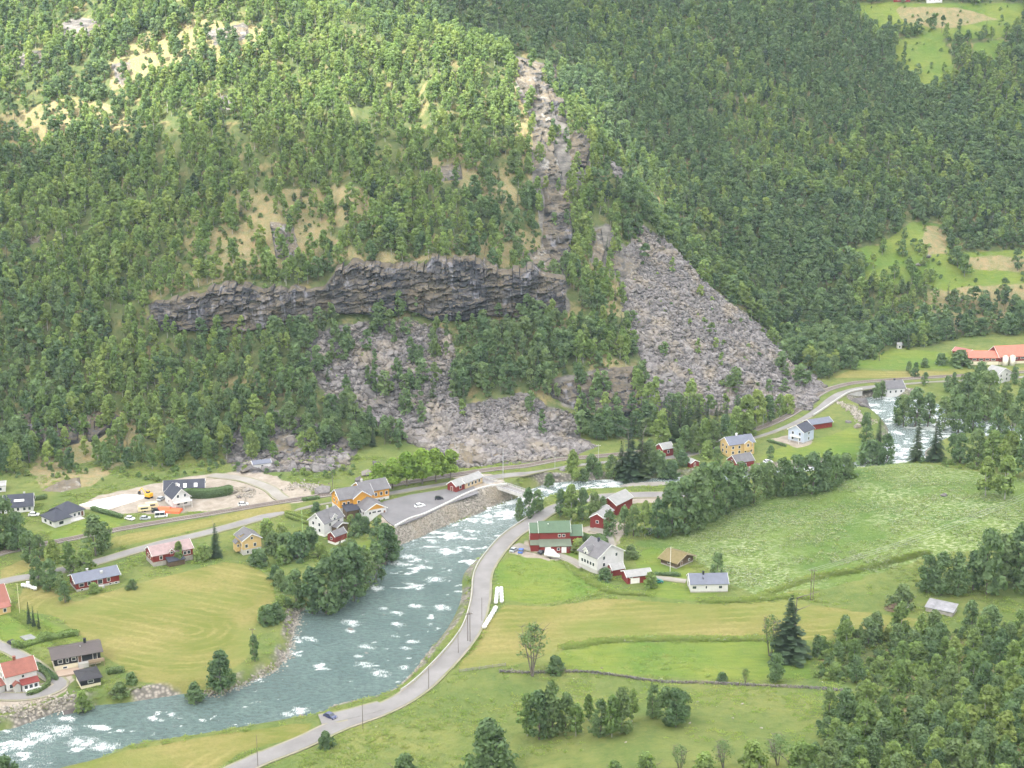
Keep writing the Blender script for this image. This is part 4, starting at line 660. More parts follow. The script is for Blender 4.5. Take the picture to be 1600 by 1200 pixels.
hedge([(25, 1012), (60, 1003), (100, 995), (118, 992)], 2.4, 2.2, 'row of berry bushes behind the black house', LEAF, .8)
# the wood at lower right, and the nearest trees of the hillside, one by one
x, y = rand_in(WOODW, .06); k = 0
zz = HGI(x, y); keep = []
for i in rng.permutation(len(y)):
    if all((x[i] - x[j]) ** 2 + (y[i] - y[j]) ** 2 > 20 for j in keep): keep.append(i)
for i in keep[:140]:
    kd = random.choice((A_, A_, B_, B_, 'lightbush', 'weeping')); tree(kd, (x[i], y[i], zz[i]), random.uniform(7, 11.5) * (.6 if kd == 'lightbush' else 1), {A_: 'dark leafy tree', B_: 'light green birch', 'weeping': 'drooping twin-stemmed birch', 'lightbush': 'low light green bush'}[kd] + ' in the dense wood filling the lower right corner', 'wood in the lower right corner', random.uniform(.95, 1.25))
# forest on the mountain
def forest_points():
    g = 4.8; xs = np.arange(-420, 560, g); ys = np.arange(600, 1330, g); Xf, Yf = np.meshgrid(xs, ys); Xf = (Xf + rng.uniform(-.5, .5, Xf.shape) * g * 1.05).ravel(); Yf = (Yf + rng.uniform(-.5, .5, Yf.shape) * g * 1.05).ravel()
    Zf = H(Xf, Yf); dF = -.075 * (Xf - 204) + .997 * (Yf - 865); u, v, s = project(Xf, Yf, Zf)
    d1 = d_front(Xf, Yf); d2 = d_right(Xf, Yf); m = (np.maximum(np.minimum(d1 - np.interp(u, [0, 150, 250, 350, 450, 600, 700], [-20, -15, -11, -6, -5, -2, 2]), d2), dF - 2) > 0) & (Zf > 2.5) & (np.abs(u - 800) < 960) & (v > -75) & (Zf < 260)
    Xf, Yf, Zf, u, v, s = (a[m] for a in (Xf, Yf, Zf, u, v, s)); pr = np.ones(len(Xf)) * .97; left = d_right(Xf, Yf) > 90
    dens = fbm(Xf / 24, Yf / 24, 61, 3); pr = np.where((Xf < 30) & (v < 430), np.clip(.98 + dens * 1.1, .3, 1), pr)
    ucl = u_of(Xf, Yf); yb = np.interp(ucl, _cu, _yb); yt = np.interp(ucl, _cu, _yt); cl = (ucl > 225) & (ucl < 900)
    pr[cl & (Yf > yb - 5.5) & (Yf < yt + 1)] = 0
    for k, q in (('scree', .17), ('dry', .48), ('rock', .36), ('lawn', .07), ('dirt', 0), ('hay', 0)):
        for p in ZW[k]: pr = np.where(inpoly(Xf, Yf, p), pr * q, pr)
    p = ZW['scree'][1]; pr = np.where(inpoly(Xf, Yf, p), pr * .4, pr); p = ZW['scree'][3]; pr = np.where(inpoly(Xf, Yf, p), pr * 4.2, pr); pr = np.where((d1[m] < 6) & (Xf < 40), pr * .6, pr); pr = np.where(inpoly(Xf, Yf, ZW['scree'][0]), pr * np.where(fbm(Xf / 10, Yf / 10, 171, 3) > .08, 2.6, .5), pr)
    for nm, (w_, wd) in ROADS.items(): pr = np.where(dpoly(Xf, Yf, w_[:, :2], False) < wd / 2 + 3.5, 0, pr)
    pr = np.where(sdist(Xf, Yf, RIVER, 20) > -4, 0, pr)
    keep = rng.uniform(0, 1, len(Xf)) < pr; return [a[keep] for a in (Xf, Yf, Zf, u, v, s)]
Xf, Yf, Zf, uf, vf, sf = forest_points(); nf = len(Xf)
hf = np.where((Xf < 40) & (vf < 430), rng.uniform(7.2, 13.2, nf), rng.uniform(7.2, 13.5, nf)); hf *= .85 + .3 * vnoise(Xf / 30, Yf / 30, 67); wf = rng.uniform(.78, 1.18, nf) * np.where((d_right(Xf, Yf) < 150) & (Xf > 60), 1.2, 1.0)
kindf = np.where(rng.uniform(0, 1, nf) < np.where((Xf > 150) & (vf > 330), .12, .06), 1, 0)
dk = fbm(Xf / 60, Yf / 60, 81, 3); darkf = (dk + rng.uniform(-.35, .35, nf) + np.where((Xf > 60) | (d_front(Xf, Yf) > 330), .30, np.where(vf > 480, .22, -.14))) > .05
shown = (vf > 470) & (vf < 745) & (uf > -20) & (uf < 1240); order = np.where(shown)[0]; order = order[np.argsort(Yf[order])]
step_ = max(1, len(order) // 400); pick = order[:260][::2][:120]
isind = np.zeros(nf, bool); isind[pick] = True
ltx = {0: 'leafy tree at the foot of the left hillside above the white houses', 1: 'leafy tree at the foot of the hillside between cliff scree and railway', 2: 'leafy tree at the foot of the rocky rib near the river bend'}
for i in pick:
    zn = 0 if uf[i] < 400 else 1 if uf[i] < 850 else 2
    tree(S_ if kindf[i] else (A_ if darkf[i] else B_), (Xf[i], Yf[i], Zf[i]), hf[i] * 1.08, (ltx[zn] if not kindf[i] else ltx[zn].replace('leafy tree', 'dark spruce')), ltx[zn].split(' at ')[1] + ' trees', wf[i])
lo = ~isind
SH = [(.17, .10, 30, .6), (.21, .16, 30, .55), (.25, .08, 34, .5), (.29, .12, 36, .55), (.19, .28, 24, .7), (.24, .2, 26, .62)]
TB = [joinmesh('forest_tree', crown('c', 300 + k, LEAF, nc, 19, .052, wd_, bs, 1, sh_), trunkmesh('t', 300 + k, BARKW, .75, .013, 3)) for k, (wd_, bs, nc, sh_) in enumerate(SH)]
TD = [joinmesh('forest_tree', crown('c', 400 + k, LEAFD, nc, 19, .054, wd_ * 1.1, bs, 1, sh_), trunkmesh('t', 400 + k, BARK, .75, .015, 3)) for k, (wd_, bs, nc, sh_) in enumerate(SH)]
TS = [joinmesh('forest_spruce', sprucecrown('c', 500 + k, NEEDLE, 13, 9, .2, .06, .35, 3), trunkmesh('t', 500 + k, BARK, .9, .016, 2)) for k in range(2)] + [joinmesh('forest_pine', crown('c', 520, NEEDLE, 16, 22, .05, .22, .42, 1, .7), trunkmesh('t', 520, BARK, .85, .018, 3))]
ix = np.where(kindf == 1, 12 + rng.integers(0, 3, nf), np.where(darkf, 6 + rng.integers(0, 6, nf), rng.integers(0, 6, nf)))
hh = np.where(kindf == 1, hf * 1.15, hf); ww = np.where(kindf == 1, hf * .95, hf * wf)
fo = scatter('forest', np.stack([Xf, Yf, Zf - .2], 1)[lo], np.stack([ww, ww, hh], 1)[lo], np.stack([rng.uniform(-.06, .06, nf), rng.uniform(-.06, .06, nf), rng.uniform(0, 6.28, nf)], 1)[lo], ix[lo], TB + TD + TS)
tag(fo, 'dense green birch forest covering the steep mountain sides', 'forest', kind='stuff')
# undergrowth: low bushes on the slopes, banks and rough ground
bx = rng.uniform(-400, 520, 15000); by = 610 + 640 * rng.uniform(0, 1, 15000) ** 1.25; bz = H(bx, by); bu, bv, _s = project(bx, by, bz); m = (np.abs(bu - 800) < 940) & (bv > -40) & (bv < 756); q = np.stack([bx, by, bz], 1)[m]; bu = bu[m]; bv = bv[m]; ok = np.ones(len(q), bool)
for k in ('lawn', 'hay', 'meadow', 'dirt'):
    for p in (ZW[k] if k != 'lawn' else ZW[k][:10]): ok &= ~inpoly(q[:, 0], q[:, 1], p)
for p in ZW['lawn'][10:]: ok &= ~(inpoly(q[:, 0], q[:, 1], p) & (rng.uniform(0, 1, len(q)) < .6))
for p in ZW['scree'] + ZW['rock']: ok &= ~(inpoly(q[:, 0], q[:, 1], p) & (rng.uniform(0, 1, len(q)) < .8))
for nm, (w_, wd) in ROADS.items(): ok &= dpoly(q[:, 0], q[:, 1], w_[:, :2], False) > wd / 2 + 1.5
ok &= sdist(q[:, 0], q[:, 1], RIVER, 20) < -2
ok &= (q[:, 2] > 8) | ((rng.uniform(0, 1, len(q)) < .5) & (bu < 560) & (bv < 752)); ok &= sdist(q[:, 0], q[:, 1], LOTW, 20) < -3
ucl = u_of(q[:, 0], q[:, 1]); ok &= ~((ucl > 225) & (ucl < 900) & (q[:, 1] > np.interp(ucl, _cu, _yb) - 2) & (q[:, 1] < np.interp(ucl, _cu, _yt) + 1))
wx, wy = rand_in(WOODW, .12); q = np.concatenate([q[ok], np.column_stack([wx, wy, HGI(wx, wy)])]); n = len(q); s = rng.uniform(1.0, 3.0, n)
BU = [crown('undergrowth_bush', 600 + k, (LEAF, LEAFD)[k % 2], 16, 14, .13, .55, 0, .95, .35) for k in range(4)]
tag(scatter('undergrowth', q - [0, 0, .15], np.stack([s * 1.1, s * 1.1, s], 1), np.stack([0 * s, 0 * s, rng.uniform(0, 6.28, n)], 1), rng.integers(0, 4, n), BU), 'low green bushes scattered over the slopes between the trees', 'undergrowth', kind='stuff')
STRIPS = [([(1100, 938), (1160, 938), (1230, 932), (1265, 934)], 1.0, 7), ([(885, 877), (905, 895), (935, 915), (965, 925), (1010, 928)], 1.0, 7), ([(880, 1012), (960, 1000), (1100, 998), (1200, 998)], 1.0, 7), ([(1180, 935), (1260, 905), (1340, 890), (1420, 870), (1450, 862)], 1.0, 7), ([(4, 946), (40, 968), (80, 995), (115, 1018)], 1.0, 7), ([(700, 1042), (730, 1012), (745, 985)], 1.0, 7), ([(130, 1098), (180, 1092), (240, 1088), (290, 1085)], 1.0, 7)]
# weeds, tall grass and white umbels
def tuft(name, seed, mats, nb=16, head=0):
    r_ = random.Random(seed); v = []; f = []; mi = []
    for k in range(nb):
        a = r_.uniform(0, 6.28); d = r_.uniform(.05, .5); c = Vector((math.cos(a) * d, math.sin(a) * d, 0)); h = r_.uniform(.45, 1.); w_ = r_.uniform(.07, .15); e = Vector((-math.sin(a), math.cos(a), 0)) * w_; tip = c + Vector((math.cos(a), math.sin(a), 0)) * h * r_.uniform(.5, .9) + Vector((0, 0, h * .6)); o = len(v)
        v += [c - e, c + e, tip + e * .4, tip - e * .4]; f.append((o, o + 1, o + 2, o + 3)); mi.append(0)
        if k < head: o = len(v); s = r_.uniform(.07, .14); j = [Vector((r_.gauss(0, .03), r_.gauss(0, .03), r_.gauss(0, .04))) for _ in range(4)]; v += [tip + Vector((s, 0, .04)) + j[0], tip + Vector((0, s, .04)) + j[1], tip + Vector((-s, 0, .04)) + j[2], tip + Vector((0, -s, .04)) + j[3]]; f.append((o, o + 1, o + 2, o + 3)); mi.append(1)
    me = meshdata(name, v, f, mats, False, mi); attr(me, 'tint', [r_.random() for _ in v]); return me
UMB = paint('umbel_white', (.50, .53, .40), .9, .1, 3); GR = leafmat('tall_grass', (.17, .25, .06), (.24, .30, .085), (.29, .29, .11), .5)
TF = [tuft('grass_tuft', k, [GR]) for k in range(3)]; TU = [tuft('umbel_tuft', 20 + k, [GR, UMB], 14, 4) for k in range(3)]
x, y = rand_in(ZW['meadow'][0], 1.1); d = fbm(x / 16 - y / 40, y / 9, 131, 4); m = d + rng.uniform(-.3, .3, len(x)) > .08; x, y = x[m], y[m]; n = len(x); s = rng.uniform(.5, 1.0, n)
tag(scatter('meadow_flowers', np.stack([x, y, HGI(x, y) - .03], 1), np.stack([s * 1.2, s * 1.2, s * .6], 1), np.stack([0 * s, 0 * s, rng.uniform(0, 6.28, n)], 1), rng.integers(0, 3, n), TU), 'drifts of white umbel flowers over the green meadow', 'flowers', kind='stuff')
px_ = []
for l_, wd, dn in STRIPS:
    l_ = resample(px_line(l_, 5), .4); i = rng.integers(0, len(l_), int(len(l_) * dn)); px_.append(l_[i, :2] + rng.normal(0, wd, (len(i), 2)))
x = rng.uniform(-240, 200, 52000); y = rng.uniform(370, 640, 52000); ok = fbm(x / 11, y / 11, 141, 3) + rng.uniform(-.25, .25, len(x)) > .06
for k in ('hay', 'dirt', 'meadow'):
    for p in ZW[k]: ok &= ~inpoly(x, y, p)
for p in ZW['lawn']: ok &= ~(inpoly(x, y, p) & (rng.uniform(0, 1, len(x)) < .8))
for nm, (w_, wd) in ROADS.items(): ok &= dpoly(x, y, w_[:, :2], False) > wd / 2 + .6
ok &= sdist(x, y, RIVER, 20) < -1.5; ok &= sdist(x, y, LOTW, 20) < -.5; ok &= ~inpoly(x, y, QUAYW); px_.append(np.stack([x[ok], y[ok]], 1))
q = np.concatenate(px_); n = len(q); s = rng.uniform(.45, 1.05, n)
tag(scatter('tall_grass', np.column_stack([q, HGI(q[:, 0], q[:, 1]) - .03]), np.stack([s * 1.4, s * 1.4, s * .55], 1), np.stack([0 * s, 0 * s, rng.uniform(0, 6.28, n)], 1), np.where(rng.uniform(0, 1, n) < .015, 3 + rng.integers(0, 3, n), rng.integers(0, 3, n)), TF + TU), 'uneven tall grass and weeds on the unmown ground', 'grass', kind='stuff')
#SECTION3
# ---------------------------------------------------------------- buildings
PT = {}
def pt(name, c, boards=0, **k):
    if name not in PT: PT[name] = paint(name, c, k.get('rough', .6), k.get('var', .1), k.get('scale', .5), k.get('grime', .2), boards)
    return PT[name]
WHITE = pt('white_cladding', (.60, .595, .59), 5); CREAM = pt('cream_wall', (.66, .60, .45)); RED = pt('red_cladding', (.20, .026, .024), 5); YEL = pt('pale_yellow_cladding', (.58, .42, .19), 5); OCH = pt('ochre_cladding', (.60, .30, .05), 5)
BLK = pt('black_cladding', (.018, .02, .026), 5); BLUEW = pt('pale_blue_cladding', (.46, .52, .62), 5); LOG = pt('log_wall', (.11, .075, .05), -3, var=.3); TRIM = pt('white_trim', (.78, .77, .75)); STN = pt('foundation_stone', (.36, .34, .31), var=.25); GREYW = pt('grey_plaster', (.45, .44, .42))
SLATE = pt('grey_slate_roof', (.135, .132, .14), -4, var=.2, grime=.35); DARKR = pt('dark_navy_roof', (.045, .049, .068), -4, var=.15); BROWNR = pt('dark_brown_roof', (.085, .072, .07), -4); REDR = pt('red_tile_roof', (.25, .095, .072), -4, var=.2); GREENR = pt('green_sheet_roof', (.085, .135, .085), 3); GREENRD = pt('dull_green_roof', (.125, .15, .11), 3); PINKR = pt('faded_pink_roof', (.30, .22, .215), -4, var=.2, grime=.4); LGREY = pt('pale_grey_roof', (.28, .28, .275), 3, var=.15); BLUER = pt('blue_grey_roof', (.14, .153, .195), -4); SALM = pt('salmon_sheet_roof', (.44, .15, .105), 3); MAROON = pt('maroon_cladding', (.20, .04, .035), 5); RUSTR = pt('rusty_tin_roof', (.25, .25, .265), 3, var=.3, grime=.7)
_b = NB('sod_roof'); _b.col(_b.mix(_b.rng(_b.noise(1.2, 5, .7), .35, .65), (.13, .115, .045), (.19, .15, .08)), .95); SOD = _b.m
_b = NB('window_glass'); _b.col((.035, .045, .055), .08); _b.b.inputs['Specular IOR Level'].default_value = .6; GLASS = _b.m
def wbox(n, x, z, w_, h_, wall, parent, fr=TRIM, door=False):
    """window or door on a wall; wall = (origin, along, out)"""
    o, a, q = (Vector(c) for c in wall); m = MB(); up = Vector((0, 0, 1)); c = o + a * x + up * z
    def pl(hw, hh, d0, d1):
        v = [c + a * sx * hw + up * sz * hh + q * d for d in (d0, d1) for sx, sz in ((-1, -1), (1, -1), (1, 1), (-1, 1))]; return v, [(0, 1, 2, 3), (4, 7, 6, 5), (0, 4, 5, 1), (1, 5, 6, 2), (2, 6, 7, 3), (3, 7, 4, 0)]
    m.add(*pl(w_ / 2 + .14, h_ / 2 + .14, -.02, .06)); w0 = m.build(n, fr, parent)
    g = MB(); g.add(*pl(w_ / 2, h_ / 2, .05, .085)); g.build('door_panel' if door else 'pane', GLASS if not door else PT['door_brown'] if door is True else door, w0); return w0
pt('door_brown', (.16, .08, .05))
def vol(root, x0, x1, y0, y1, z0, hw, rise, ridge, wall, roof, ov=.45, th=.18, found=0, fmat=None, wins=(), gmat=None, hip=0., shed=False, rname='roof', trim=TRIM, pane_w=1.0, pane_h=1.25):
    """one block of a building: foundation, walls with gables, roof, windows. wins: (side, fraction along, z, [w, h])"""
    f = max(found, 0); z1 = z0 + f; ze = z0 + hw
    if f: MB().box(x0 + .03, x1 - .03, y0 + .03, y1 - .03, z0 - 1.6, z1).build('foundation', fmat or STN, root)
    zb = z1 if f else z0 - 1.2; m = MB()
    if shed: prof = [(y0, zb), (y1, zb), (y1, ze + rise), (y0, ze)]; m.prism(prof, x0, x1, 'x')
    elif hip: m.box(x0, x1, y0, y1, zb, ze)
    elif ridge == 'x': m.prism([(y0, zb), (y1, zb), (y1, ze), ((y0 + y1) / 2, ze + rise), (y0, ze)], x0, x1, 'x')
    else: m.prism([(x0, zb), (x1, zb), (x1, ze), ((x0 + x1) / 2, ze + rise), (x0, ze)], y0, y1, 'y')
    m.build('wall', wall, root)
    r = MB(); t = th
    if shed:
        k = rise / (y1 - y0); r.slab([(x0 - ov, y0 - ov, ze - k * ov + t), (x1 + ov, y0 - ov, ze - k * ov + t), (x1 + ov, y1 + .05, ze + rise + t + .05 * k), (x0 - ov, y1 + .05, ze + rise + t + .05 * k)], t)
    elif hip:
        cx0, cx1, cy = x0 + hip, x1 - hip, (y0 + y1) / 2; zr = ze + rise; a = [(x0 - ov, y0 - ov, ze), (x1 + ov, y0 - ov, ze), (x1 + ov, y1 + ov, ze), (x0 - ov, y1 + ov, ze), (cx0, cy, zr), (cx1, cy, zr)]
        lowr = [(p[0], p[1], p[2] - .16) for p in a[:4]]; r.add(a + lowr, [(0, 1, 5, 4), (1, 2, 5), (2, 3, 4, 5), (3, 0, 4), (0, 6, 7, 1), (1, 7, 8, 2), (2, 8, 9, 3), (3, 9, 6, 0), (9, 8, 7, 6)])
    else:
        L0, L1, a0, a1 = (x0, x1, y0, y1) if ridge == 'x' else (y0, y1, x0, x1); c = (a0 + a1) / 2; k = rise / (c - a0)
        mk = (lambda l, a, z: (l, a, z)) if ridge == 'x' else (lambda l, a, z: (a, l, z))
        r.slab([mk(L0 - ov, a0 - ov, ze - k * ov + t), mk(L1 + ov, a0 - ov, ze - k * ov + t), mk(L1 + ov, c, ze + rise + t), mk(L0 - ov, c, ze + rise + t)], t)
        r.slab([mk(L0 - ov, a1 + ov, ze - k * ov + t), mk(L1 + ov, a1 + ov, ze - k * ov + t), mk(L1 + ov, c, ze + rise + t), mk(L0 - ov, c, ze + rise + t)], t)
    ro = r.build(rname, roof, root)
    if trim and not hip and not shed and max(x1 - x0, y1 - y0) > 3:
        za = ze - k * ov + t; zr = ze + rise + t
        for l in (L0 - ov - .02, L1 + ov - .06):
            pr = [(a0 - ov, za + .02), (c, zr + .02), (a1 + ov, za + .02), (a1 + ov, za - .34), (c, zr - .34), (a0 - ov, za - .34)]
            MB().prism(pr, l, l + .08, ridge).build('bargeboard', trim, ro)
    if gmat and not hip:
        g = MB()
        if ridge == 'x':
            for xx, s_ in ((x0, -1), (x1, 1)): g.prism([(y0 + .05, ze), ((y0 + y1) / 2, ze + rise - .03), (y1 - .05, ze)], min(xx, xx + s_ * .05), max(xx, xx + s_ * .05), 'x')
        else:
            for yy, s_ in ((y0, -1), (y1, 1)): g.prism([(x0 + .05, ze), ((x0 + x1) / 2, ze + rise - .03), (x1 - .05, ze)], min(yy, yy + s_ * .05), max(yy, yy + s_ * .05), 'y')
        g.build('gable', gmat, root)
    sides = {'f': ((x0, y0, 0), (1, 0, 0), (0, -1, 0), x1 - x0), 'l': ((x0, y1, 0), (0, -1, 0), (-1, 0, 0), y1 - y0), 'r': ((x1, y0, 0), (0, 1, 0), (1, 0, 0), y1 - y0), 'b': ((x1, y1, 0), (-1, 0, 0), (0, 1, 0), x1 - x0)}
    for wn in wins:
        sd, fr_, zc, *sz = wn; s_ = sides[sd]; kind = sz[2] if len(sz) > 2 else None
        wbox('door' if kind else 'window', fr_ * s_[3], z0 + zc, sz[0] if sz else pane_w, sz[1] if len(sz) > 1 else pane_h, s_[:3], root, door=kind)
    return ro
def chimney(ro, x, y, z0, z1, mat=None, s=.35):
    MB().box(x - s, x + s, y - s, y + s, z0, z1).box(x - s - .08, x + s + .08, y - s - .08, y + s + .08, z1, z1 + .15).build('chimney', mat or GREYW, ro)
def site(name, A, B, label, cat='house', dz=0.):
    """Empty at the near left corner, x along the near wall; returns it with the wall's length"""
    p = P([A[0], B[0]], [A[1], B[1]]); d = p[1] - p[0]; L = math.hypot(d[0], d[1]); z = float(HGI(p[:, 0], p[:, 1]).mean())
    o = empty(name, (p[0][0], p[0][1], z + dz), math.atan2(d[1], d[0])); tag(o, label, cat); return o, L
f4 = lambda zs, fr: [('f', a, z) for z in zs for a in fr]
o, L = site('house', (120, 925), (187, 911), 'long red house with blue-grey roof at the hay field edge')
r = vol(o, 0, L, 0, 8.5, 0, 3.5, 1.9, 'x', RED, BLUER, .6, found=.9, fmat=GREYW, wins=[('f', .12, 2.3, 1.6, 1.0), ('f', .3, 2.3), ('f', .55, 2.1, 1.6, 1.6), ('f', .75, 2.3), ('l', .5, 2.3), ('f', .12, .5, .9, .5), ('f', .78, .5, .9, .5), ('f', .92, .5, .9, .5)]); chimney(r, L * .35, 4.6, 4.6, 6.1); MB().box(L * .6, L * .6 + 1, 1.6, 2.6, 4.0, 5.3).build('roof_vent', STEEL, r)
MB().box(L * .5, L * .62, -1.4, 0, -1, .9).build('steps', CONC, o)
o, L = site('house', (240, 886), (302, 874), 'red house with faded pink roof above the hay field')
r = vol(o, 0, L, 0, 8.5, 0, 4.6, 2.3, 'x', RED, PINKR, .5, found=1.9, fmat=STN, wins=[('f', .2, 3.2), ('f', .8, 3.2), ('f', .9, 3.2), ('l', .3, 3.2), ('l', .6, 3.2)]); vol(o, L * .40, L * .52, -.4, 4, 0, 5.2, .9, 'y', RED, PINKR, .2, wins=[('f', .5, 4.6, .9, .8)], rname='dormer_roof')
vol(o, L * .32, L * .72, -3.2, -.05, 0, 2.1, .8, 'x', LOG, DARKR, .3, shed=True, rname='porch_roof')
o, L = site('house', (380, 868), (409, 862), 'pale yellow house with white basement by the village road')
r = vol(o, 0, L, 0, 8.0, 0, 6.0, 2.2, 'y', YEL, SLATE, .5, found=2.2, fmat=GREYW, wins=[('f', .2, 3.6), ('f', .65, 3.6), ('f', .5, 6.4, .8, .9), ('f', .25, 1.1, .8, 1.2), ('f', .6, 1.1, .8, 1.2), ('f', .85, 1.1, .8, 1.2), ('l', .3, 3.8), ('l', .8, 3.8)]); vol(o, -1.8, -.05, 2.5, 5.5, 2.2, 2.2, .8, 'y', YEL, SLATE, .3, rname='porch_roof', wins=[('f', .5, 1.2, .7, .9)]); vol(o, .3, 2.6, 3, 5, 5.6, 1.4, .6, 'y', YEL, SLATE, .2, rname='dormer_roof')
o, L = site('house', (-38, 966), (14, 953), 'yellow house with red-brown roof at the left edge')
r = vol(o, 0, L, 0, 9, 0, 3.6, 4.6, 'x', YEL, pt('red_brown_roof', (.27, .11, .085), -4), .7, found=.8, wins=f4((2.3,), (.2, .5, .8)) + [('r', .3, 2.3), ('r', .7, 2.3), ('r', .5, 5)])
vol(o, L * .4, L - .2, -2.6, -.05, 0, 2.4, 1.0, 'x', YEL, PT['red_brown_roof'], .3, shed=True, rname='porch_roof', wins=f4((1.4,), (.3, .7)))
o, L = site('house', (11, 1081), (59, 1069), 'white house with red tile roof above the river at left')
r = vol(o, 0, L, 0, 7.5, 0, 5.4, 3.0, 'x', WHITE, REDR, .45, found=.6, wins=[('f', .55, 4.2, .8, .8), ('l', .3, 4), ('l', .7, 4), ('l', .5, 1.8), ('f', .15, 1.8), ('l', .5, 6.2, .8, .9)]); chimney(r, L * .42, 3.9, 7.4, 9.6, REDR, .4)
vol(o, L * .45, L * .98, -2.5, -.05, 0, 2.4, .7, 'x', WHITE, PT['maroon_cladding'], .3, shed=True, rname='veranda_roof', wins=f4((1.4,), (.2, .5, .8))); vol(o, L * .2, L * .4, -1.8, -.05, 0, 2.5, .8, 'y', GREYW, REDR, .3, rname='porch_roof'); MB().box(L * .5, L * .98, -4.8, -2.7, -1.2, .9).box(L * .5, L * .98, -4.95, -4.8, .9, 1.7).build('terrace', WHITE, o)
o, L = site('garage', (-20, 1090), (8, 1080), 'small red-roofed garage at the lower left edge', 'garage'); vol(o, 0, L, 0, 5, 0, 2.6, 1.2, 'x', GREYW, REDR, .35, wins=[('r', .5, 1.1, 2.2, 1.9, BLK)])
o, L = site('house', (86, 1049), (158, 1036), 'black house with cream basement and dark roof by the hay field')
r = vol(o, 0, L, 0, 8.6, 0, 4.6, 1.5, 'x', BLK, BROWNR, .9, found=1.9, fmat=CREAM, wins=[('f', .13, 3.2, 1.3, 1.1), ('f', .28, 3.2, .7, 1.2), ('f', .42, 3.3, 1.2, .9), ('f', .88, 3.0, 1.2, 2.0), ('f', .22, .9, 1.2, .6), ('f', .55, 2.9, 1.0, 2., True), ('l', .6, 1.0, .9, 1.8, True)], trim=None); chimney(r, L * .72, 4.5, 5.6, 7.6, BLK, .4); MB().tube((L * .6, 3, 5.2), (L * .6, 3, 6.2), .15).build('vent_pipe', STEEL, r)
m = MB().box(L * .72, L + .8, -2.6, -.05, 1.9, 2.1)
for q in (L * .73, L * .85, L + .6): m.box(q, q + .15, -2.6, -2.45, -1, 1.9)
m.box(L * .72, L + .8, -2.68, -2.6, 2.1, 3.0); m.build('balcony', pt('deck_wood', (.33, .25, .18)), o); MB().box(L * .02, L * .6, -4.5, -.05, -1.0, .35).build('terrace', pt('terrace_paving', (.36, .28, .22)), o); MB().box(L * .5, L * .72, -1.6, -.05, .35, 1.9).build('stair', GREYW, o)
o, L = site('garage', (127, 1077), (158, 1070), 'black garage with cream base below the black house', 'garage'); vol(o, 0, L, 0, 7.5, 0, 2.9, 1.2, 'x', BLK, pt('black_roof', (.035, .034, .04), -4), .6, found=1.0, fmat=CREAM, wins=[('f', .5, 2.0, 1.6, .7)], hip=2.5)
# hip-roofed white house and neighbours
o, L = site('house', (86, 825), (127, 813), 'white bungalow with navy hipped roofs beside the lawn')
vol(o, 0, L * .62, 0, 10, 0, 2.9, 3.6, 'x', WHITE, DARKR, .6, hip=4.0, wins=[('l', .3, 1.5, 1.6, 1.3), ('l', .7, 1.5, 1.6, 1.3), ('f', .4, 1.5, 2., 1.3)]); vol(o, L * .5, L + 4, 4, 13, 0, 2.9, 3.4, 'x', WHITE, DARKR, .6, hip=4.2, wins=[('f', .55, 1.5), ('f', .75, 1.5), ('f', .9, 1.2, 1., 2., True), ('r', .5, 1.5)], rname='roof'); MB().box(L * .64, L + 2, .6, 3.9, -1, .25).build('terrace', CONC, o)
o, L = site('house', (7, 803), (52, 799), 'white house with steep dark roof at the left edge'); r = vol(o, 0, L, 0, 9, 0, 2.7, 3.8, 'x', WHITE, DARKR, .5, wins=f4((1.5,), (.12, .3, .48, .7, .88)) + [('r', .3, 1.5), ('r', .7, 1.5), ('r', .5, 4)]); MB().slab([(L * .35, 1.5, 4.35), (L * .7, 1.5, 4.35), (L * .7, 2.3, 5.0), (L * .35, 2.3, 5.0)], .12).build('roof_window', TRIM, r); chimney(r, L * .7, 5, 5.8, 7)
o, L = site('house', (-40, 808), (3, 802), 'dark-roofed white house cut by the left edge'); vol(o, 0, L, 0, 8.5, 0, 2.7, 3.2, 'x', WHITE, DARKR, .5, wins=f4((1.5,), (.3, .6, .85)))
o, L = site('outbuilding', (-30, 772), (9, 768), 'white flat-roofed building at the left edge by the rocks', 'building'); vol(o, 0, L, 0, 7, 0, 2.6, .5, 'x', WHITE, LGREY, .3, wins=f4((1.4,), (.5, .8)))
o, L = site('house', (271, 796), (298, 790), 'white gable house with navy roof by the railway')
r = vol(o, 0, L, 0, 9.5, 0, 4.6, 3.6, 'y', WHITE, DARKR, .5, found=.6, wins=[('f', .3, 5.2, .9, 1.2), ('f', .7, 5.2, .9, 1.2), ('f', .3, 2.0, 1.1, 1.2), ('f', .7, 2.0, 1.8, 1.2), ('l', .5, 2.2, .8, .9)]); chimney(r, L * .5, 5, 7.6, 9.2); m = MB().box(0, L, -2.2, -.05, 2.9, 3.05)
for q in (.1, L * .5, L - .25): m.box(q, q + .15, -2.1, -1.95, -.5, 2.9)
m.box(0, L, -2.2, -2.12, 3.05, 3.8); m.build('balcony', TRIM, o)
o, L = site('house', (257, 776), (319, 770), 'long low house with navy roof behind the white gable house'); r = vol(o, 0, L, 0, 8, 0, 2.4, 3.0, 'x', WHITE, DARKR, .5, wins=f4((1.4,), (.3, .6, .85)))
for q in (.3, .48, .75): MB().slab([(L * q, .6, 3.1), (L * q + 1.4, .6, 3.1), (L * q + 1.4, 2.2, 4.35), (L * q, 2.2, 4.35)], .12).build('roof_window', TRIM, r)
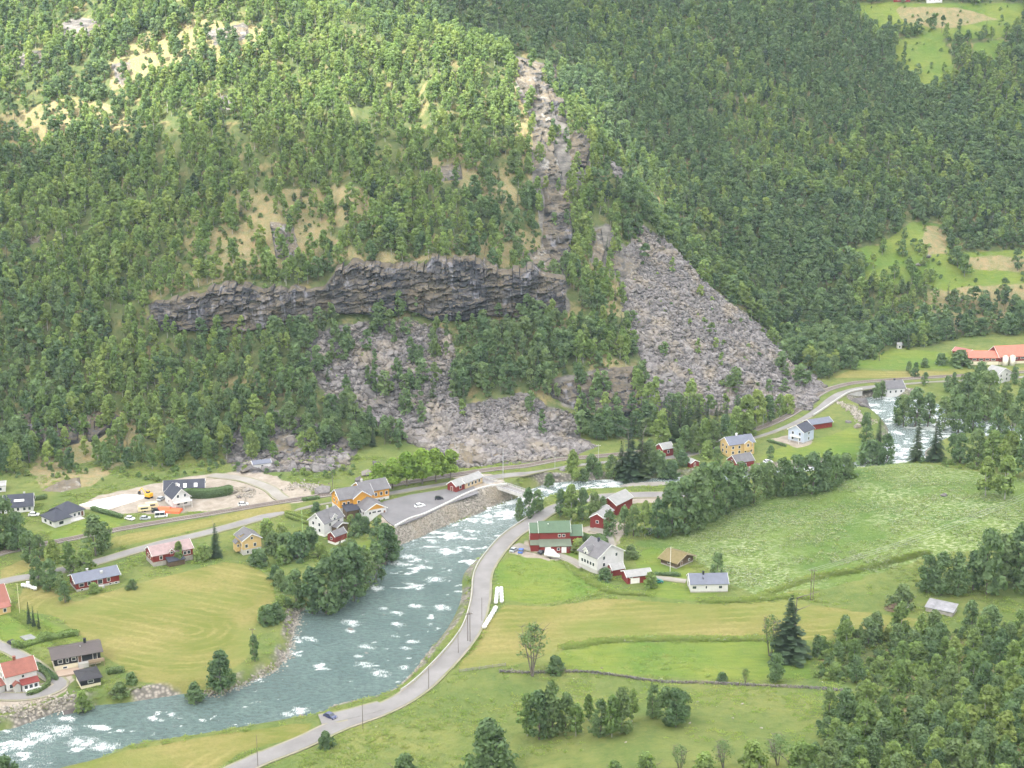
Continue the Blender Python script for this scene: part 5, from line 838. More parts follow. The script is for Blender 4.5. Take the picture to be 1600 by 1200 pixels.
# orange guest house
o, L = site('guest_house', (572, 817), (604, 808), 'orange and white guest house with slate roofs by the car park', 'building')
vol(o, 0, L, 0, 10, 0, 3.8, 2.4, 'y', WHITE, SLATE, .5, gmat=OCH, wins=[('f', .2, 2.4, .9, 1.), ('f', .4, 2.6, 1.6, .7), ('f', .65, 2.6, 1.6, .7), ('f', .9, 1.6, .9, 2.0, True), ('l', .5, 1.9, 1.3, 1.1), ('l', .75, 1.9, 1.3, 1.1), ('l', .25, 1.9, 1.3, 1.1)])
vol(o, -7, L * .85, 10.1, 19, 0, 6.6, 3.0, 'x', OCH, SLATE, .6, found=2.8, fmat=WHITE, wins=[('l', .3, 4.6), ('l', .65, 4.6), ('l', .5, 7.2, .9, .9), ('f', .12, 4.4), ('f', .25, 4.4), ('l', .3, 1.3), ('l', .6, 1.3)]); vol(o, -1.5, 6, 9.0, 14, 2, 4.6, 2.6, 'y', OCH, SLATE, .5, wins=[('f', .3, 2.5), ('f', .7, 2.5)]); r = vol(o, L * .55, L + 8, 15, 25, 0, 6.2, 2.8, 'x', OCH, SLATE, .6, found=2.6, fmat=WHITE, wins=f4((4.2,), (.3, .5, .7, .9)) + [('r', .3, 4.2), ('r', .7, 4.2), ('f', .6, 1.2), ('f', .8, 1.2)]); chimney(r, L * .75, 20, 8.4, 10); vol(o, -6, -.6, 5.5, 9.9, 0, 2.8, 1.2, 'x', LOG, DARKR, .4, shed=True, rname='porch_roof')
o, L = site('house', (507, 839), (537, 826), 'white house with slate gable roof beside the orange guest house')
r = vol(o, 0, L, 0, 8.4, 0, 5.6, 3.4, 'x', WHITE, SLATE, .5, found=.9, fmat=TRIM, wins=[('l', .3, 4.6), ('l', .7, 4.6), ('l', .5, 7., .8, .9), ('l', .3, 2.2), ('l', .7, 2.2), ('f', .3, 4.2), ('f', .75, 4.2)]); vol(o, L * .4, L * .66, -.2, 3.6, 4.6, 2.2, 1.2, 'y', WHITE, SLATE, .25, rname='dormer_roof', wins=[('f', .5, 1.3, .8, 1.)]); vol(o, L * .38, L * .95, -2.8, -.05, 0, 3.2, 1.1, 'y', LOG, SLATE, .3, rname='porch_roof', wins=[('f', .5, 1.8, 1.5, 1.2)]); chimney(r, L * .6, 4.4, 8.4, 10)
o, L = site('shed', (524, 852), (542, 845), 'small red shed with white base between house and riverbank', 'shed'); vol(o, 0, L, 0, 4.4, 0, 3.5, 1.6, 'x', RED, SLATE, .3, found=1.0, fmat=TRIM, wins=[('l', .5, 2.3, .8, .8)])
o, L = site('station_building', (727, 765), (754, 754), 'long tan station shed with red end at the car park corner', 'building'); vol(o, 0, L, 0, 5.5, 0, 3.0, 1.6, 'x', pt('tan_cladding', (.52, .40, .24), 5), LGREY, .5, wins=f4((1.7,), (.2, .4, .6, .8))); vol(o, -5.5, -.05, .3, 5.2, 0, 3.0, 1.8, 'x', RED, LGREY, .4, wins=[('l', .5, 1.2, 1., 2., True), ('f', .5, 1.8)])
# right bank farm
o, L = site('barn', (843, 858), (890, 857), 'red barn with green roofs beside the valley road', 'barn')
r = vol(o, 0, L, 0, 8.5, 0, 7.2, 2.8, 'x', RED, GREENR, .5, wins=[('f', .66, 5.6, .9, .9), ('f', .8, 5.6, .9, .9)]); MB().tube((L * .3, 3, 8.6), (L * .3, 3, 9.6), .2).build('vent_pipe', TRIM, r); vol(o, -3.6, -.05, .5, 8, 0, 6.8, 2.6, 'x', RED, GREENR, .3, wins=[('l', .3, 5.2), ('l', .6, 5.2), ('l', .3, 2.8), ('l', .6, 2.8), ('l', .5, 7.4, .8, .8)]); vol(o, L + .05, L + 4.8, .6, 7.4, 0, 5.4, 3.0, 'x', RED, GREENR, .4); vol(o, 0, L, -4.2, -.05, 0, 2.9, 1.2, 'x', RED, GREENRD, .4, shed=True, wins=[('f', .6, 1.7, .9, .9), ('f', .78, 1.3, 1.6, 2.2, TRIM), ('f', .25, 1.4, 2.0, 2.2, TRIM)], rname='lean_to_roof'); vol(o, -3.6, -.2, -2.2, .4, 0, 2.8, .9, 'x', RED, GREENRD, .3, shed=True, rname='lean_to_roof')
o, L = site('farmhouse', (933, 897), (974, 884), 'white farmhouse with grey slate roof and stone base')
r = vol(o, 0, L, 0, 10.5, 0, 6.3, 3.8, 'y', WHITE, SLATE, .5, found=1.4, fmat=GREYW, wins=[('f', .25, 5.6), ('f', .72, 5.6), ('f', .25, 3.0), ('l', .2, 3.2), ('l', .5, 3.2), ('l', .8, 3.2), ('l', .35, 3.2), ('l', .65, 3.2)]); vol(o, -.15, 3.4, 5.0, 7.6, 5.2, 2.4, 1.2, 'x', WHITE, SLATE, .25, rname='dormer_roof', wins=[('l', .5, 1.3, .8, 1.1)]); chimney(r, L * .45, 6, 9, 11, DARKR)
o, L = site('shed', (957, 901), (975, 898), 'red lean-to shed with grey roof against the white farmhouse', 'shed'); vol(o, 0, L, 0, 4.2, 0, 2.7, 1.6, 'x', RED, LGREY, .4, wins=[('l', .5, 1.1, 1.2, 1.8, True)])
o, L = site('garage', (980, 913), (1018, 909), 'red garage with pale grey roof and white door', 'garage'); vol(o, 0, L, 0, 6, 0, 3.0, 1.3, 'x', RED, LGREY, .4, wins=[('f', .32, 1.2, 3.2, 1.9, TRIM), ('f', .15, 2.7, .9, .4)])
o, L = site('log_cabin', (1057, 889), (1083, 877), 'dark log cabin with grassy sod roof', 'cabin'); vol(o, 0, L, 0, 7.5, 0, 2.3, 2.0, 'y', LOG, SOD, .9, .45, found=.5, wins=[('f', .3, 1.3, .9, 1.6, True), ('f', .75, 1.5, .7, .7), ('l', .5, 1.5, .7, .7)], trim=pt('weathered_board', (.36, .30, .22)))
o, L = site('cottage', (1079, 926), (1137, 925), 'white cottage with blue-grey roof below the meadow'); r = vol(o, 0, L, 0, 8, 0, 3.3, 2.4, 'x', WHITE, BLUER, .4, found=.4, wins=[('f', .1, 2.0, 1.4, 1.), ('f', .42, 2.0, .6, 1.), ('f', .8, 2.0, 1.2, 1.), ('l', .5, 2.)]); chimney(r, L * .37, 3.6, 5.0, 6.6, BLK, .3); MB().box(L * .34, L * .345 + .1, 1.2, 3.6, 4.6, 5.0).build('ladder', BLK, r)
o, L = site('barn', (963, 806), (988, 792), 'red barn with pale roof half hidden by the trees', 'barn'); vol(o, 0, L, 0, 8, 0, 4.6, 2.4, 'x', RED, LGREY, .5, wins=[('l', .5, 3., 1., 1.), ('f', .5, 2.2)])
o, L = site('barn', (944, 826), (958, 812), 'red shed wall behind the trees left of the pale-roofed barn', 'barn'); vol(o, 0, L, 0, 6, 0, 4.4, 1.8, 'x', RED, LGREY, .4, wins=[('l', .5, 2.6, 1., 1.)])
o, L = site('field_shed', (1446, 955), (1488, 964), 'low stone shed with rusty tin roof beside the grove', 'shed'); vol(o, 0, L, 0, 6, 0, 1.7, .9, 'x', STN, RUSTR, .4, .1, shed=True, wins=[('f', .3, .7, .9, 1.4, BLK)])
# far houses
o, L = site('house', (1036, 714), (1052, 711), 'small red and white house half hidden by trees below the spruces'); vol(o, 0, L, 0, 6, 0, 4., 2., 'x', RED, LGREY, .4, wins=[('l', .5, 2.5), ('f', .5, 2.5)])
o, L = site('shed', (1079, 731), (1092, 728), 'tiny red shed on the far bank of the bend', 'shed'); vol(o, 0, L, 0, 3.5, 0, 2.2, 1.1, 'y', RED, LGREY, .3, wins=[('f', .5, 1.1, .8, 1.6, True)])
o, L = site('house', (1139, 715), (1178, 709), 'yellow house with slate gables beside the far railway'); r = vol(o, 0, L, 0, 8, 0, 6.0, 2.6, 'x', YEL, BLUER, .5, wins=f4((4.4, 2.0), (.15, .4, .65, .88)) + [('l', .3, 4.4), ('l', .7, 4.4), ('l', .3, 2.), ('l', .7, 2.)]); vol(o, L * .55, L * .85, -1, 5, 3.6, 2.6, 1.4, 'y', YEL, BLUER, .3, rname='dormer_roof', wins=[('f', .5, 1.4)]); chimney(r, L * .45, 4.2, 8, 9.6, TRIM)
o, L = site('barn', (1151, 729), (1178, 724), 'small red barn with slate roof before the yellow house', 'barn'); vol(o, 0, L, 0, 7, 0, 3.2, 2.6, 'x', RED, SLATE, .4, wins=[('l', .5, 3.2, .9, .9), ('f', .5, 1.6)])
o, L = site('house', (1255, 694), (1271, 687), 'pale blue house with white balcony and dark roof by the river lawn'); vol(o, 0, L, 0, 8.5, 0, 5.8, 2.6, 'x', BLUEW, DARKR, .5, found=.6, wins=[('l', .3, 4.4), ('l', .75, 4.4), ('l', .3, 1.8), ('l', .75, 1.8), ('f', .5, 4.4), ('f', .5, 1.8)]); MB().box(-1.6, -.05, 1.5, 6.5, 2.9, 3.05).box(-1.66, -1.6, 1.5, 6.5, 3.05, 3.9).box(-1.6, -1.5, 1.5, 1.65, -.5, 2.9).box(-1.6, -1.5, 6.3, 6.45, -.5, 2.9).build('balcony', TRIM, o)
o, L = site('shed', (1268, 672), (1300, 667), 'red shed with grey roof behind the pale blue house', 'shed'); vol(o, 0, L, 0, 6.5, 0, 2.8, 1.5, 'x', RED, BLUER, .5, wins=[('l', .5, 1.2, 1.6, 2., True)])
o, L = site('house', (1386, 608), (1414, 606), 'white house with slate roof beside the far road'); r = vol(o, 0, L, 0, 8, 0, 4.0, 3.2, 'x', WHITE, SLATE, .5, wins=f4((2.2,), (.2, .5, .8))); chimney(r, L * .6, 4.2, 6.4, 8, DARKR)
o, L = site('house', (1558, 600), (1578, 595), 'white two storey house with pale roof among the far trees'); vol(o, 0, L, 0, 8, 0, 5.4, 2.6, 'y', WHITE, LGREY, .5, wins=f4((4.2, 1.8), (.25, .7)) + [('l', .3, 4.2), ('l', .7, 4.2)])
o, L = site('farm_building', (1512, 570), (1560, 570), 'long maroon barn with salmon roof on the far fields', 'barn'); vol(o, 0, L, 0, 11, 0, 4.2, 2.6, 'x', MAROON, SALM, .6, found=2.0, fmat=CREAM, wins=f4((3.1,), (.2, .42, .62, .82)), pane_w=2.2, pane_h=.8)
o, L = site('farm_building', (1561, 570), (1612, 567), 'taller maroon barn with salmon roof and two silos', 'barn'); vol(o, 0, L, 0, 13, 0, 4.6, 4.6, 'x', MAROON, SALM, .6, found=1.6, fmat=CREAM, wins=f4((3.3,), (.5, .7, .9)), pane_w=2.2, pane_h=.8)
for q in (1.2, 5.4): m = MB(); m.tube((q + 1.4, -2.0, -1), (q + 1.4, -2.0, 5.2), 1.6, n=14); m.tube((q + 1.4, -2.0, 5.2), (q + 1.4, -2.0, 5.9), 1.65, .2, n=14); m.build('silo', pt('cream_silo', (.62, .59, .5)), o, True)
o, L = site('farm_building', (1488, 556), (1512, 561), 'small maroon barn with low roof left of the salmon barns', 'barn'); vol(o, 0, L, 0, 7, 0, 3.2, 1.6, 'x', MAROON, pt('dull_red_roof', (.32, .13, .11), 3), .5, wins=f4((1.8,), (.5,)))
o, L = site('hut', (1402, 545), (1409, 545), 'tiny pale hut at the far forest edge', 'hut'); vol(o, 0, L, 0, 3, 0, 2.4, 1.0, 'x', GREYW, LGREY, .3, wins=f4((1.2,), (.5,)))
o, L = site('hill_farm', (1396, 4), (1422, 3), 'red farm building high on the far hillside', 'farm'); vol(o, 0, L, 0, 8, 0, 4, 2.6, 'x', RED, REDR, .5, wins=f4((2.2,), (.3, .7)))
o, L = site('hill_house', (1448, 5), (1472, 4), 'white farmhouse high on the far hillside'); vol(o, 0, L, 0, 8, 0, 4.5, 2.6, 'x', WHITE, LGREY, .5, wins=f4((2.5,), (.2, .5, .8)))
o, L = site('barn', (396, 735), (424, 730), 'white-ended grey shed at the dirt works below the hillside', 'shed'); vol(o, 0, L, 0, 5, 0, 2.4, 1., 'x', WHITE, BLUER, .3, wins=f4((1.2,), (.5,)))
o, L = site('hut', (1011, 836), (1019, 835), 'small dark green box hut at the meadow tree belt', 'hut'); vol(o, 0, L, 0, 2, 0, 1.8, .5, 'x', pt('dark_green_paint', (.05, .12, .07)), GREENRD, .15, wins=[('f', .5, .9, .6, 1.3, BLK)])
o, L = site('boathouse', (100, 1103), (118, 1099), 'low weathered stone hut on the river bank', 'hut'); vol(o, 0, L, 0, 3.5, -1.2, 2.2, .9, 'x', STN, BROWNR, .25, wins=[('f', .5, 1., .5, .5)])

# ---------------------------------------------------------------- vehicles and machines
TYRE = pt('tyre', (.02, .02, .022)); RIM = pt('rim', (.35, .35, .36)); LIGHT = pt('headlight_glass', (.7, .7, .68), rough=.2)
def at(u, v, yaw=0., dz=0.):
    p = P1(u, v); return (p[0], p[1], float(HGI(p[0], p[1])[0]) + dz)
def carpaint(name, c):
    if name not in PT:
        b = NB(name); b.col(c, .3); b.b.inputs['Coat Weight'].default_value = .4; PT[name] = b.m
    return PT[name]
def car(u, v, yaw, mat, label, L=4.3, W=1.8, Hh=1.5, van=0, dz=.03, cat='car'):
    o = empty('van' if van else 'car', at(u, v, dz=dz), R(yaw)); tag(o, label, cat); h = L / 2; b = .28
    low = [(-h, b + .1), (-h + .1, b), (h - .1, b), (h, b + .15), (h - .05, .75), (h - .25, .88), (.30 * L, .95) if not van else (h - .5, 1.1), (-h + .1, .98), (-h, .7)]
    m = MB().prism(low, -W / 2, W / 2, 'y'); m.build('body', mat, o)
    top = [(.28 * L, .93), (.10 * L, Hh), (-.30 * L, Hh), (-.46 * L, .96)] if not van else [(h - .5, 1.05), (h - 1.15, Hh), (-h + .12, Hh), (-h + .05, .96)]
    g = MB().prism([(p[0] * .985, p[1] - .02) for p in top], -W / 2 + .06, W / 2 - .06, 'y'); g.build('windows', GLASS if van < 2 else mat, o)
    q = MB().prism([(top[1][0], Hh - .02), (top[1][0] - .05, Hh + .05), (top[2][0] + .05, Hh + .05), (top[2][0], Hh - .02)], -W / 2 + .12, W / 2 - .12, 'y')
    for s in (-1, 1):
        for xx in (top[1][0] - .05, (top[1][0] + top[2][0]) / 2, top[2][0] + .1): q.box(xx - .05, xx + .05, s * (W / 2 - .07) - .03, s * (W / 2 - .07) + .03, .9, Hh)
    q.build('roof', mat, o)
    for xx in (-h * .62, h * .62):
        for s in (-1, 1): wl = MB().tube((xx, s * (W / 2 - .2), .32), (xx, s * (W / 2 + .01), .32), .32, n=12).build('wheel', TYRE, o); MB().tube((xx, s * (W / 2 - .01), .32), (xx, s * (W / 2 + .03), .32), .19, n=10).build('rim', RIM, wl)
    for s in (-1, 1): MB().box(h - .1, h + .01, s * W * .32 - .18, s * W * .32 + .18, .58, .74).build('headlight', LIGHT, o)
    return o
WH = carpaint('white_car_paint', (.75, .75, .75)); SIL = carpaint('silver_car_paint', (.42, .45, .48)); BLU = carpaint('dark_blue_car_paint', (.035, .045, .12)); DRK = carpaint('black_car_paint', (.02, .02, .025)); TEAL = carpaint('teal_car_paint', (.02, .16, .15)); BCAR = carpaint('blue_car_paint', (.06, .14, .45)); YELC = carpaint('yellow_machine_paint', (.70, .36, .02)); ORNG = pt('orange_tarpaulin', (.70, .13, .05), rough=.5)
car(516, 1120, -38, BLU, 'dark blue car parked on the lay-by beside the river'); car(656, 794, 28, WH, 'white car parked alone on the car park'); car(686, 781, 10, DRK, 'small dark car at the car park wall', 3.6)
car(227, 812, 8, SIL, 'silver car on the grass beside the railway'); car(252, 808, 12, WH, 'white van with dark front on the grass by the railway', 5.2, 2., 2.2, 1, cat='van'); car(245, 800, 15, DRK, 'black car beside the orange tarpaulin'); car(203, 812, -30, WH, 'white car by the hedge at the yard corner'); car(252, 781, 70, SIL, 'silver car behind the white gable house'); car(380, 790, 14, WH, 'white car by the railway before the rubble heap'); car(53, 806, 5, WH, 'white car on the forecourt left of the bungalow')
car(814, 862, 80, BCAR, 'blue car in the yard left of the red barn'); car(803, 860, 60, SIL, 'silver car at the yard entrance by the road', 4.); car(1027, 910, 15, TEAL, 'teal car beside the red garage'); car(848, 863, 50, DRK, 'dark car before the barn lean-to'); car(860, 865, 40, WH, 'white van parked tight beside the covered boat', 4.6, 1.9, 1.9, 2, cat='van'); car(1200, 722, 20, WH, 'white car on the grass right of the yellow house'); car(20, 1006, -40, DRK, 'dark car on the drive at the left edge')
def caravan(u, v, yaw, label, mat=WH):
    o = empty('caravan', at(u, v), R(yaw)); tag(o, label, 'caravan'); MB().prism([(-2.6, .5), (2.4, .5), (2.7, 1.2), (2.3, 2.5), (-2.4, 2.55), (-2.7, 1.5)], -1.1, 1.1, 'y').build('body', mat, o)
    for s in (-1, 1): MB().box(-1.6, 1.4, s * 1.1 - .02, s * 1.1 + .02, 1.35, 2.0).build('window', GLASS, o); MB().tube((0, s * .9, .34), (0, s * 1.12, .34), .34, n=12).build('wheel', TYRE, o)
    MB().tube((2.5, 0, .5), (3.9, 0, .45), .06).build('drawbar', STEEL, o); return o
caravan(226, 799, 20, 'cream caravan on the dirt yard by the railway', carpaint('cream_paint', (.68, .58, .36))); caravan(237, 794, 20, 'second caravan behind the cream one on the yard', carpaint('cream_paint', (.68, .58, .36)))
o = empty('covered_boat', at(863, 871), R(-28)); tag(o, 'white covered boat on a trailer before the red barn', 'boat')
V = []; nS = 13
for i in range(nS):
    t = i / (nS - 1); wv = 1.25 * (1 - max(0, (t - .45) / .55) ** 2.2) * (1 if t > .05 else .85) + .02; zt = 1.7 + .5 * math.sin(math.pi * min(1, t * 1.1)) ; V.append([(-3 + 6.2 * t, y_ * wv, z_) for y_, z_ in ((0, .6 + .5 * max(0, t - .6)), (.7, .8 + .5 * max(0, t - .6)), (1, 1.55), (.6, zt + .15), (0, zt + .35), (-.6, zt + .15), (-1, 1.55), (-.7, .8 + .5 * max(0, t - .6)))])
m = MB(); m.add([p for r_ in V for p in r_], [(i * 8 + j, i * 8 + (j + 1) % 8, (i + 1) * 8 + (j + 1) % 8, (i + 1) * 8 + j) for i in range(nS - 1) for j in range(8)] + [tuple(range(8)), tuple(range((nS - 1) * 8, nS * 8))]); m.build('hull_cover', pt('white_tarpaulin', (.78, .78, .78), rough=.5), o, True); MB().box(-2.6, 3.6, -.08, .08, .42, .55).box(-.5, -.3, -1, 1, .3, .45).build('trailer_frame', STEEL, o)
for s in (-1, 1): MB().tube((-.4, s * .95, .3), (-.4, s * 1.15, .3), .3, n=10).build('wheel', TYRE, o)
o = empty('excavator', at(232, 778), R(150)); tag(o, 'yellow excavator on the dirt yard behind the white slab', 'excavator')
for s in (-1, 1): MB().prism([(-1.5, .15), (-1.2, 0), (1.2, 0), (1.5, .15), (1.5, .55), (1.2, .75), (-1.2, .75), (-1.5, .55)], s * 1.0 - .25, s * 1.0 + .25, 'y').build('track', TYRE, o)
MB().box(-1.7, 1.2, -1.15, 1.15, .85, 1.9).box(-1.7, -.6, -1.15, 1.15, 1.9, 2.3).build('body', YELC, o); cb = MB().box(-.1, 1.3, -1.1, -.1, 1.2, 2.9).build('cab', GLASS, o); MB().box(-.15, 1.35, -1.15, -.05, 2.9, 3.02).build('roof', YELC, cb)
MB().tube((1.1, .3, 1.6), (3.2, .3, 4.0), .25, .22).tube((3.2, .3, 4.0), (4.8, .3, 2.4), .2, .16).build('boom', YELC, o); MB().prism([(4.4, .9), (5.3, 1.2), (5.2, 2.1), (4.7, 2.5), (4.5, 1.9)], -.2, .8, 'y').build('bucket', DRK, o)

# ---------------------------------------------------------------- yard things, walls, poles, bales
def drape(name, px, mat, dz, label, cat, th=.15):
    w_ = wpoly(px, 6); z = float(HGI(w_[:, 0], w_[:, 1]).max()); return tag(sheet(name, w_, z + dz, mat, th + 1.0), label, cat)
drape('building_slab', [(124, 790), (150, 783), (195, 773), (214, 774), (231, 777), (200, 787), (168, 797), (145, 794)], pt('white_sheeting', (.80, .79, .76), var=.05, grime=.1), .25, 'large white sheeted slab on the dirt yard', 'slab')
o = drape('garden_bed', [(31, 996), (48, 992), (66, 1003), (50, 1008)], pt('grey_netting', (.20, .21, .20)), .35, 'grey netted garden bed on the lawn behind the black house', 'garden bed')
mo = empty('tarpaulin_pile', at(265, 799), R(-8)); tag(mo, 'long orange tarpaulin covered pile before the white gable house', 'tarpaulin')
m = MB(); m.prism([(-2.2, 0), (2.2, 0), (1.9, .9), (.6, 1.5), (-.8, 1.3), (-1.9, .8)], -5.0, 5.0, 'x'); m.build('cover', ORNG, mo); MB().prism([(-1.4, .9), (1.2, 1.0), (.3, 1.9), (-.5, 1.75)], -4.6, .5, 'x').build('raised_fold', ORNG, mo)
def bales(lst, label, group, r_=.65, yaw=30):
    for n_, (u, v) in enumerate(lst):
        p = at(u, v); m = MB(); c = Vector((math.cos(R(yaw)), math.sin(R(yaw)), 0)); q = Vector(p) + Vector((0, 0, r_)); n = 14
        m.tube(q - c * .62, q - c * .5, r_ * .86, r_, n).tube(q - c * .5, q + c * .5, r_, r_, n).tube(q + c * .5, q + c * .62, r_, r_ * .86, n); tag(m.build('silage_bale', PT['white_tarpaulin'], None, True), '%s, %s from the %s' % (label, ORD[n_], 'left' if r_ == .7 else 'near end'), 'bale', group)
bales([(36, 917), (41, 918), (46, 919), (51, 921), (55, 922), (44, 914)], 'white wrapped silage bale in the heap by the village road', 'bales by the village road', .7, 10)
bales([(775, 942), (775.6, 937), (776, 932), (776.5, 927), (777, 922)], 'white wrapped silage bale in the left column of the pair', 'left column of bales', .72, 85)
bales([(784, 941), (784, 936), (783.6, 931), (783.3, 926), (783, 922)], 'white wrapped silage bale in the right column of the pair', 'right column of bales', .72, 85)
bales([(757, 980), (759.5, 976), (762, 972), (764.5, 968), (767, 964), (769.5, 960), (772, 956), (774, 952)], 'white wrapped silage bale in the slanting row beside the road', 'slanting row of bales', .75, 62)
def pole(u, v, h_, label, arm=True, mat=None, r_=.14, name='utility_pole', group=None):
    p = at(u, v); o = empty(name, p); tag(o, label, 'pole', group); MB().tube((0, 0, -.5), (0, 0, h_), r_, r_ * .7, 8).build('post', mat or WOODP, o)
    if arm:
        MB().box(-1.0, 1.0, -.06, .06, h_ - .7, h_ - .55).build('crossarm', mat or WOODP, o)
        for s in (-.85, 0, .85): MB().tube((s, 0, h_ - .55), (s, 0, h_ - .3), .05).build('insulator', TRIM, o)
    return o
pole(731, 1001, 10.5, 'left pole of the close pair at the road bend'); pole(734.5, 1002, 11, 'right pole of the close pair at the road bend'); pole(716, 1020, 8, 'slim pole by the road below the pole pair', False, r_=.1); pole(670, 1076, 8, 'pole by the road above the stone ford', False, r_=.1); pole(567, 1137, 8, 'pole beside the lay-by road', False, r_=.1); pole(753, 970, 9, 'pole by the slanting row of bales', False, r_=.1); pole(403, 1196, 10, 'pole at the bottom edge beside the road', False, r_=.1); pole(769, 942, 7.5, 'pole left of the bale columns', False, r_=.09)
pole(1266, 938, 12, 'left pole of the double power pole at the meadow edge'); pole(1270, 938, 12, 'right pole of the double power pole at the meadow edge'); pole(396, 1025, 10, 'dark pole beside the slim tree at the hay field', True); pole(786, 748, 14, 'tall mast at the bridge head', False, STEEL, .16); pole(520, 768, 9, 'pole by the rocks behind the orange guest house', False); pole(1034, 704, 8, 'pole behind the spruces by the far railway', False, r_=.1); pole(935, 723, 9, 'railway mast left of the dark spruces', True, STEEL, .1); pole(867, 735, 9, 'railway mast above the river bend', True, STEEL, .1); pole(1192, 668, 7, 'railway mast below the grey scree', True, STEEL, .1)
YP = pt('yellowed_paint', (.70, .66, .42)); GP = pt('greenish_paint', (.42, .62, .24))
for (u, v, h_, mt, lb) in ((31, 958, 11, YP, 'pale yellow flagpole on the lawn at the left edge'), (473, 838, 11, GP, 'pale green flagpole before the white house'), (1047, 894, 10, TRIM, 'white flagpole in front of the log cabin')):
    o = pole(u, v, h_, lb, False, mt, .1, 'flagpole'); s_ = MB(); s_.tube((0, 0, h_), (0, 0, h_ + .15), .14, .05, 8); s_.build('finial', mt, o)
# power lines over the meadow
m = MB(); a0 = Vector(at(1268, 938)) + Vector((0, 0, 11.5)); a1 = Vector(at(1640, 800)) + Vector((0, 0, 12))
for s in (-2.6, -.4, 2.2):
    q = [a0.lerp(a1, t / 14) + Vector((s, 0, -4 * 2.2 * (t / 14) * (1 - t / 14))) for t in range(15)]
    for i in range(14): m.tube(q[i], q[i + 1], .03, n=4)
tag(m.build('power_line', pt('wire', (.45, .45, .45)), None), 'three overhead wires crossing the meadow from the double pole', 'wire')
# crash barrier and low wall along the river side of the road
vr = ROADS['valley_road'][0]; ur, vv, _ = project(vr[:, 0], vr[:, 1], vr[:, 2]); g = resample(vr[(vv < 1085) & (vv > 797)], 1.5); t = np.gradient(g[:, :2], axis=0); t /= np.linalg.norm(t, axis=1)[:, None]; g2 = g.copy(); g2[:, 0] -= t[:, 1] * 3.35; g2[:, 1] += t[:, 0] * 3.35
gr = empty('crash_barrier', tuple(g2[0])); tag(gr, 'pale crash barrier along the river side of the valley road', 'barrier'); off = g2[0]
b_ = strip('rail', g2 - off, (-.09, .09), .85, CONC, gr, None, .45); m = MB()
for p in (g2 - off)[::2]: m.box(p[0] - .08, p[0] + .08, p[1] - .08, p[1] + .08, p[2] - .6, p[2] + .55)
tag(m.build('posts', STEEL, gr), kind='stuff')
# bridge
A = Vector(at(757, 751)); B = Vector(at(832, 772)); A.z = 6.3; B.z = 4.6; d = (B - A); L = d.length; o = empty('road_bridge', tuple(A), math.atan2(d.y, d.x)); o.rotation_euler[1] = math.atan2(A.z - B.z, math.hypot(d.x, d.y)); tag(o, 'grey concrete road bridge over the turquoise river', 'bridge')
MB().box(-2, L + 2, -2.6, 2.6, -.9, 0).build('deck', CONC, o); MB().box(-1.8, L + 1.8, -2.2, 2.2, 0, .05).build('road_surface', ROADM, o)
for s in (-1, 1):
    MB().box(-2, L + 2, s * 2.45 - .12, s * 2.45 + .12, .0, .35).build('kerb', CONC, o); m = MB().box(-2, L + 2, s * 2.45 - .05, s * 2.45 + .05, 1.0, 1.12).box(-2, L + 2, s * 2.45 - .04, s * 2.45 + .04, .65, .72); m.build('railing', STEEL, o)
    for k in range(int(L / 2.2) + 1): MB().box(k * 2.2 - .06, k * 2.2 + .06, s * 2.45 - .06, s * 2.45 + .06, .35, 1.0).build('post', STEEL, o)
MB().box(-1.5, 1.6, -2.8, 2.8, -6, -.9).build('abutment', CONC, o); MB().box(L - 1.2, L + 2, -2.8, 2.8, -6, -.9).build('abutment', CONC, o); MB().box(L * .3, L * .3 + 1.2, -2.0, 2.0, -6, -.9).build('pier', CONC, o)
# quay wall of fitted stones below the car park
tp = np.array([np.append(flat(u, v_, LOTZ), LOTZ + .05) for u, v_ in spline(QTOP, 10)]); bp = np.array([np.append(flat(u, v_, .1), -.4) for u, v_ in spline(QBOT, 10)]); o = empty('quay_wall', tuple(tp[0])); tag(o, 'sloping stone quay wall between car park and river', 'wall'); of = tp[0]
nV = len(tp); V = np.concatenate([tp + [0, 0, -.1], bp + [0, 0, -.6]]) - of; link('backing', meshdata('backing', V, [(i, i + 1, nV + i + 1, nV + i) for i in range(nV - 1)], [STONEW]), o)
cp = MB()
for i in range(nV - 1):
    a, b2 = Vector(tp[i] - of), Vector(tp[i + 1] - of); dn = (b2 - a).normalized(); nr = Vector((dn.y, -dn.x, 0)) * .4; cp.slab([a - nr + Vector((0, 0, .5)), b2 - nr + Vector((0, 0, .5)), b2 + nr + Vector((0, 0, .5)), a + nr + Vector((0, 0, .5))], .9)
cp.build('coping', CONC, o); n = 2600; a = rng.uniform(0, nV - 1.001, n); i = a.astype(int); f = (a - i)[:, None]; g = rng.uniform(0, 1, n)[:, None]; q = (tp[i] * (1 - f) + tp[i + 1] * f) * (1 - g) + (bp[i] * (1 - f) + bp[i + 1] * f) * g - of; s = rng.uniform(.35, .75, n)
st = scatter('stones', q, np.stack([s, s * .8, s * .8], 1), rng.uniform(0, 6.28, (n, 3)), rng.integers(0, 6, n), RMW); st.parent = o; tag(st, kind='stuff')
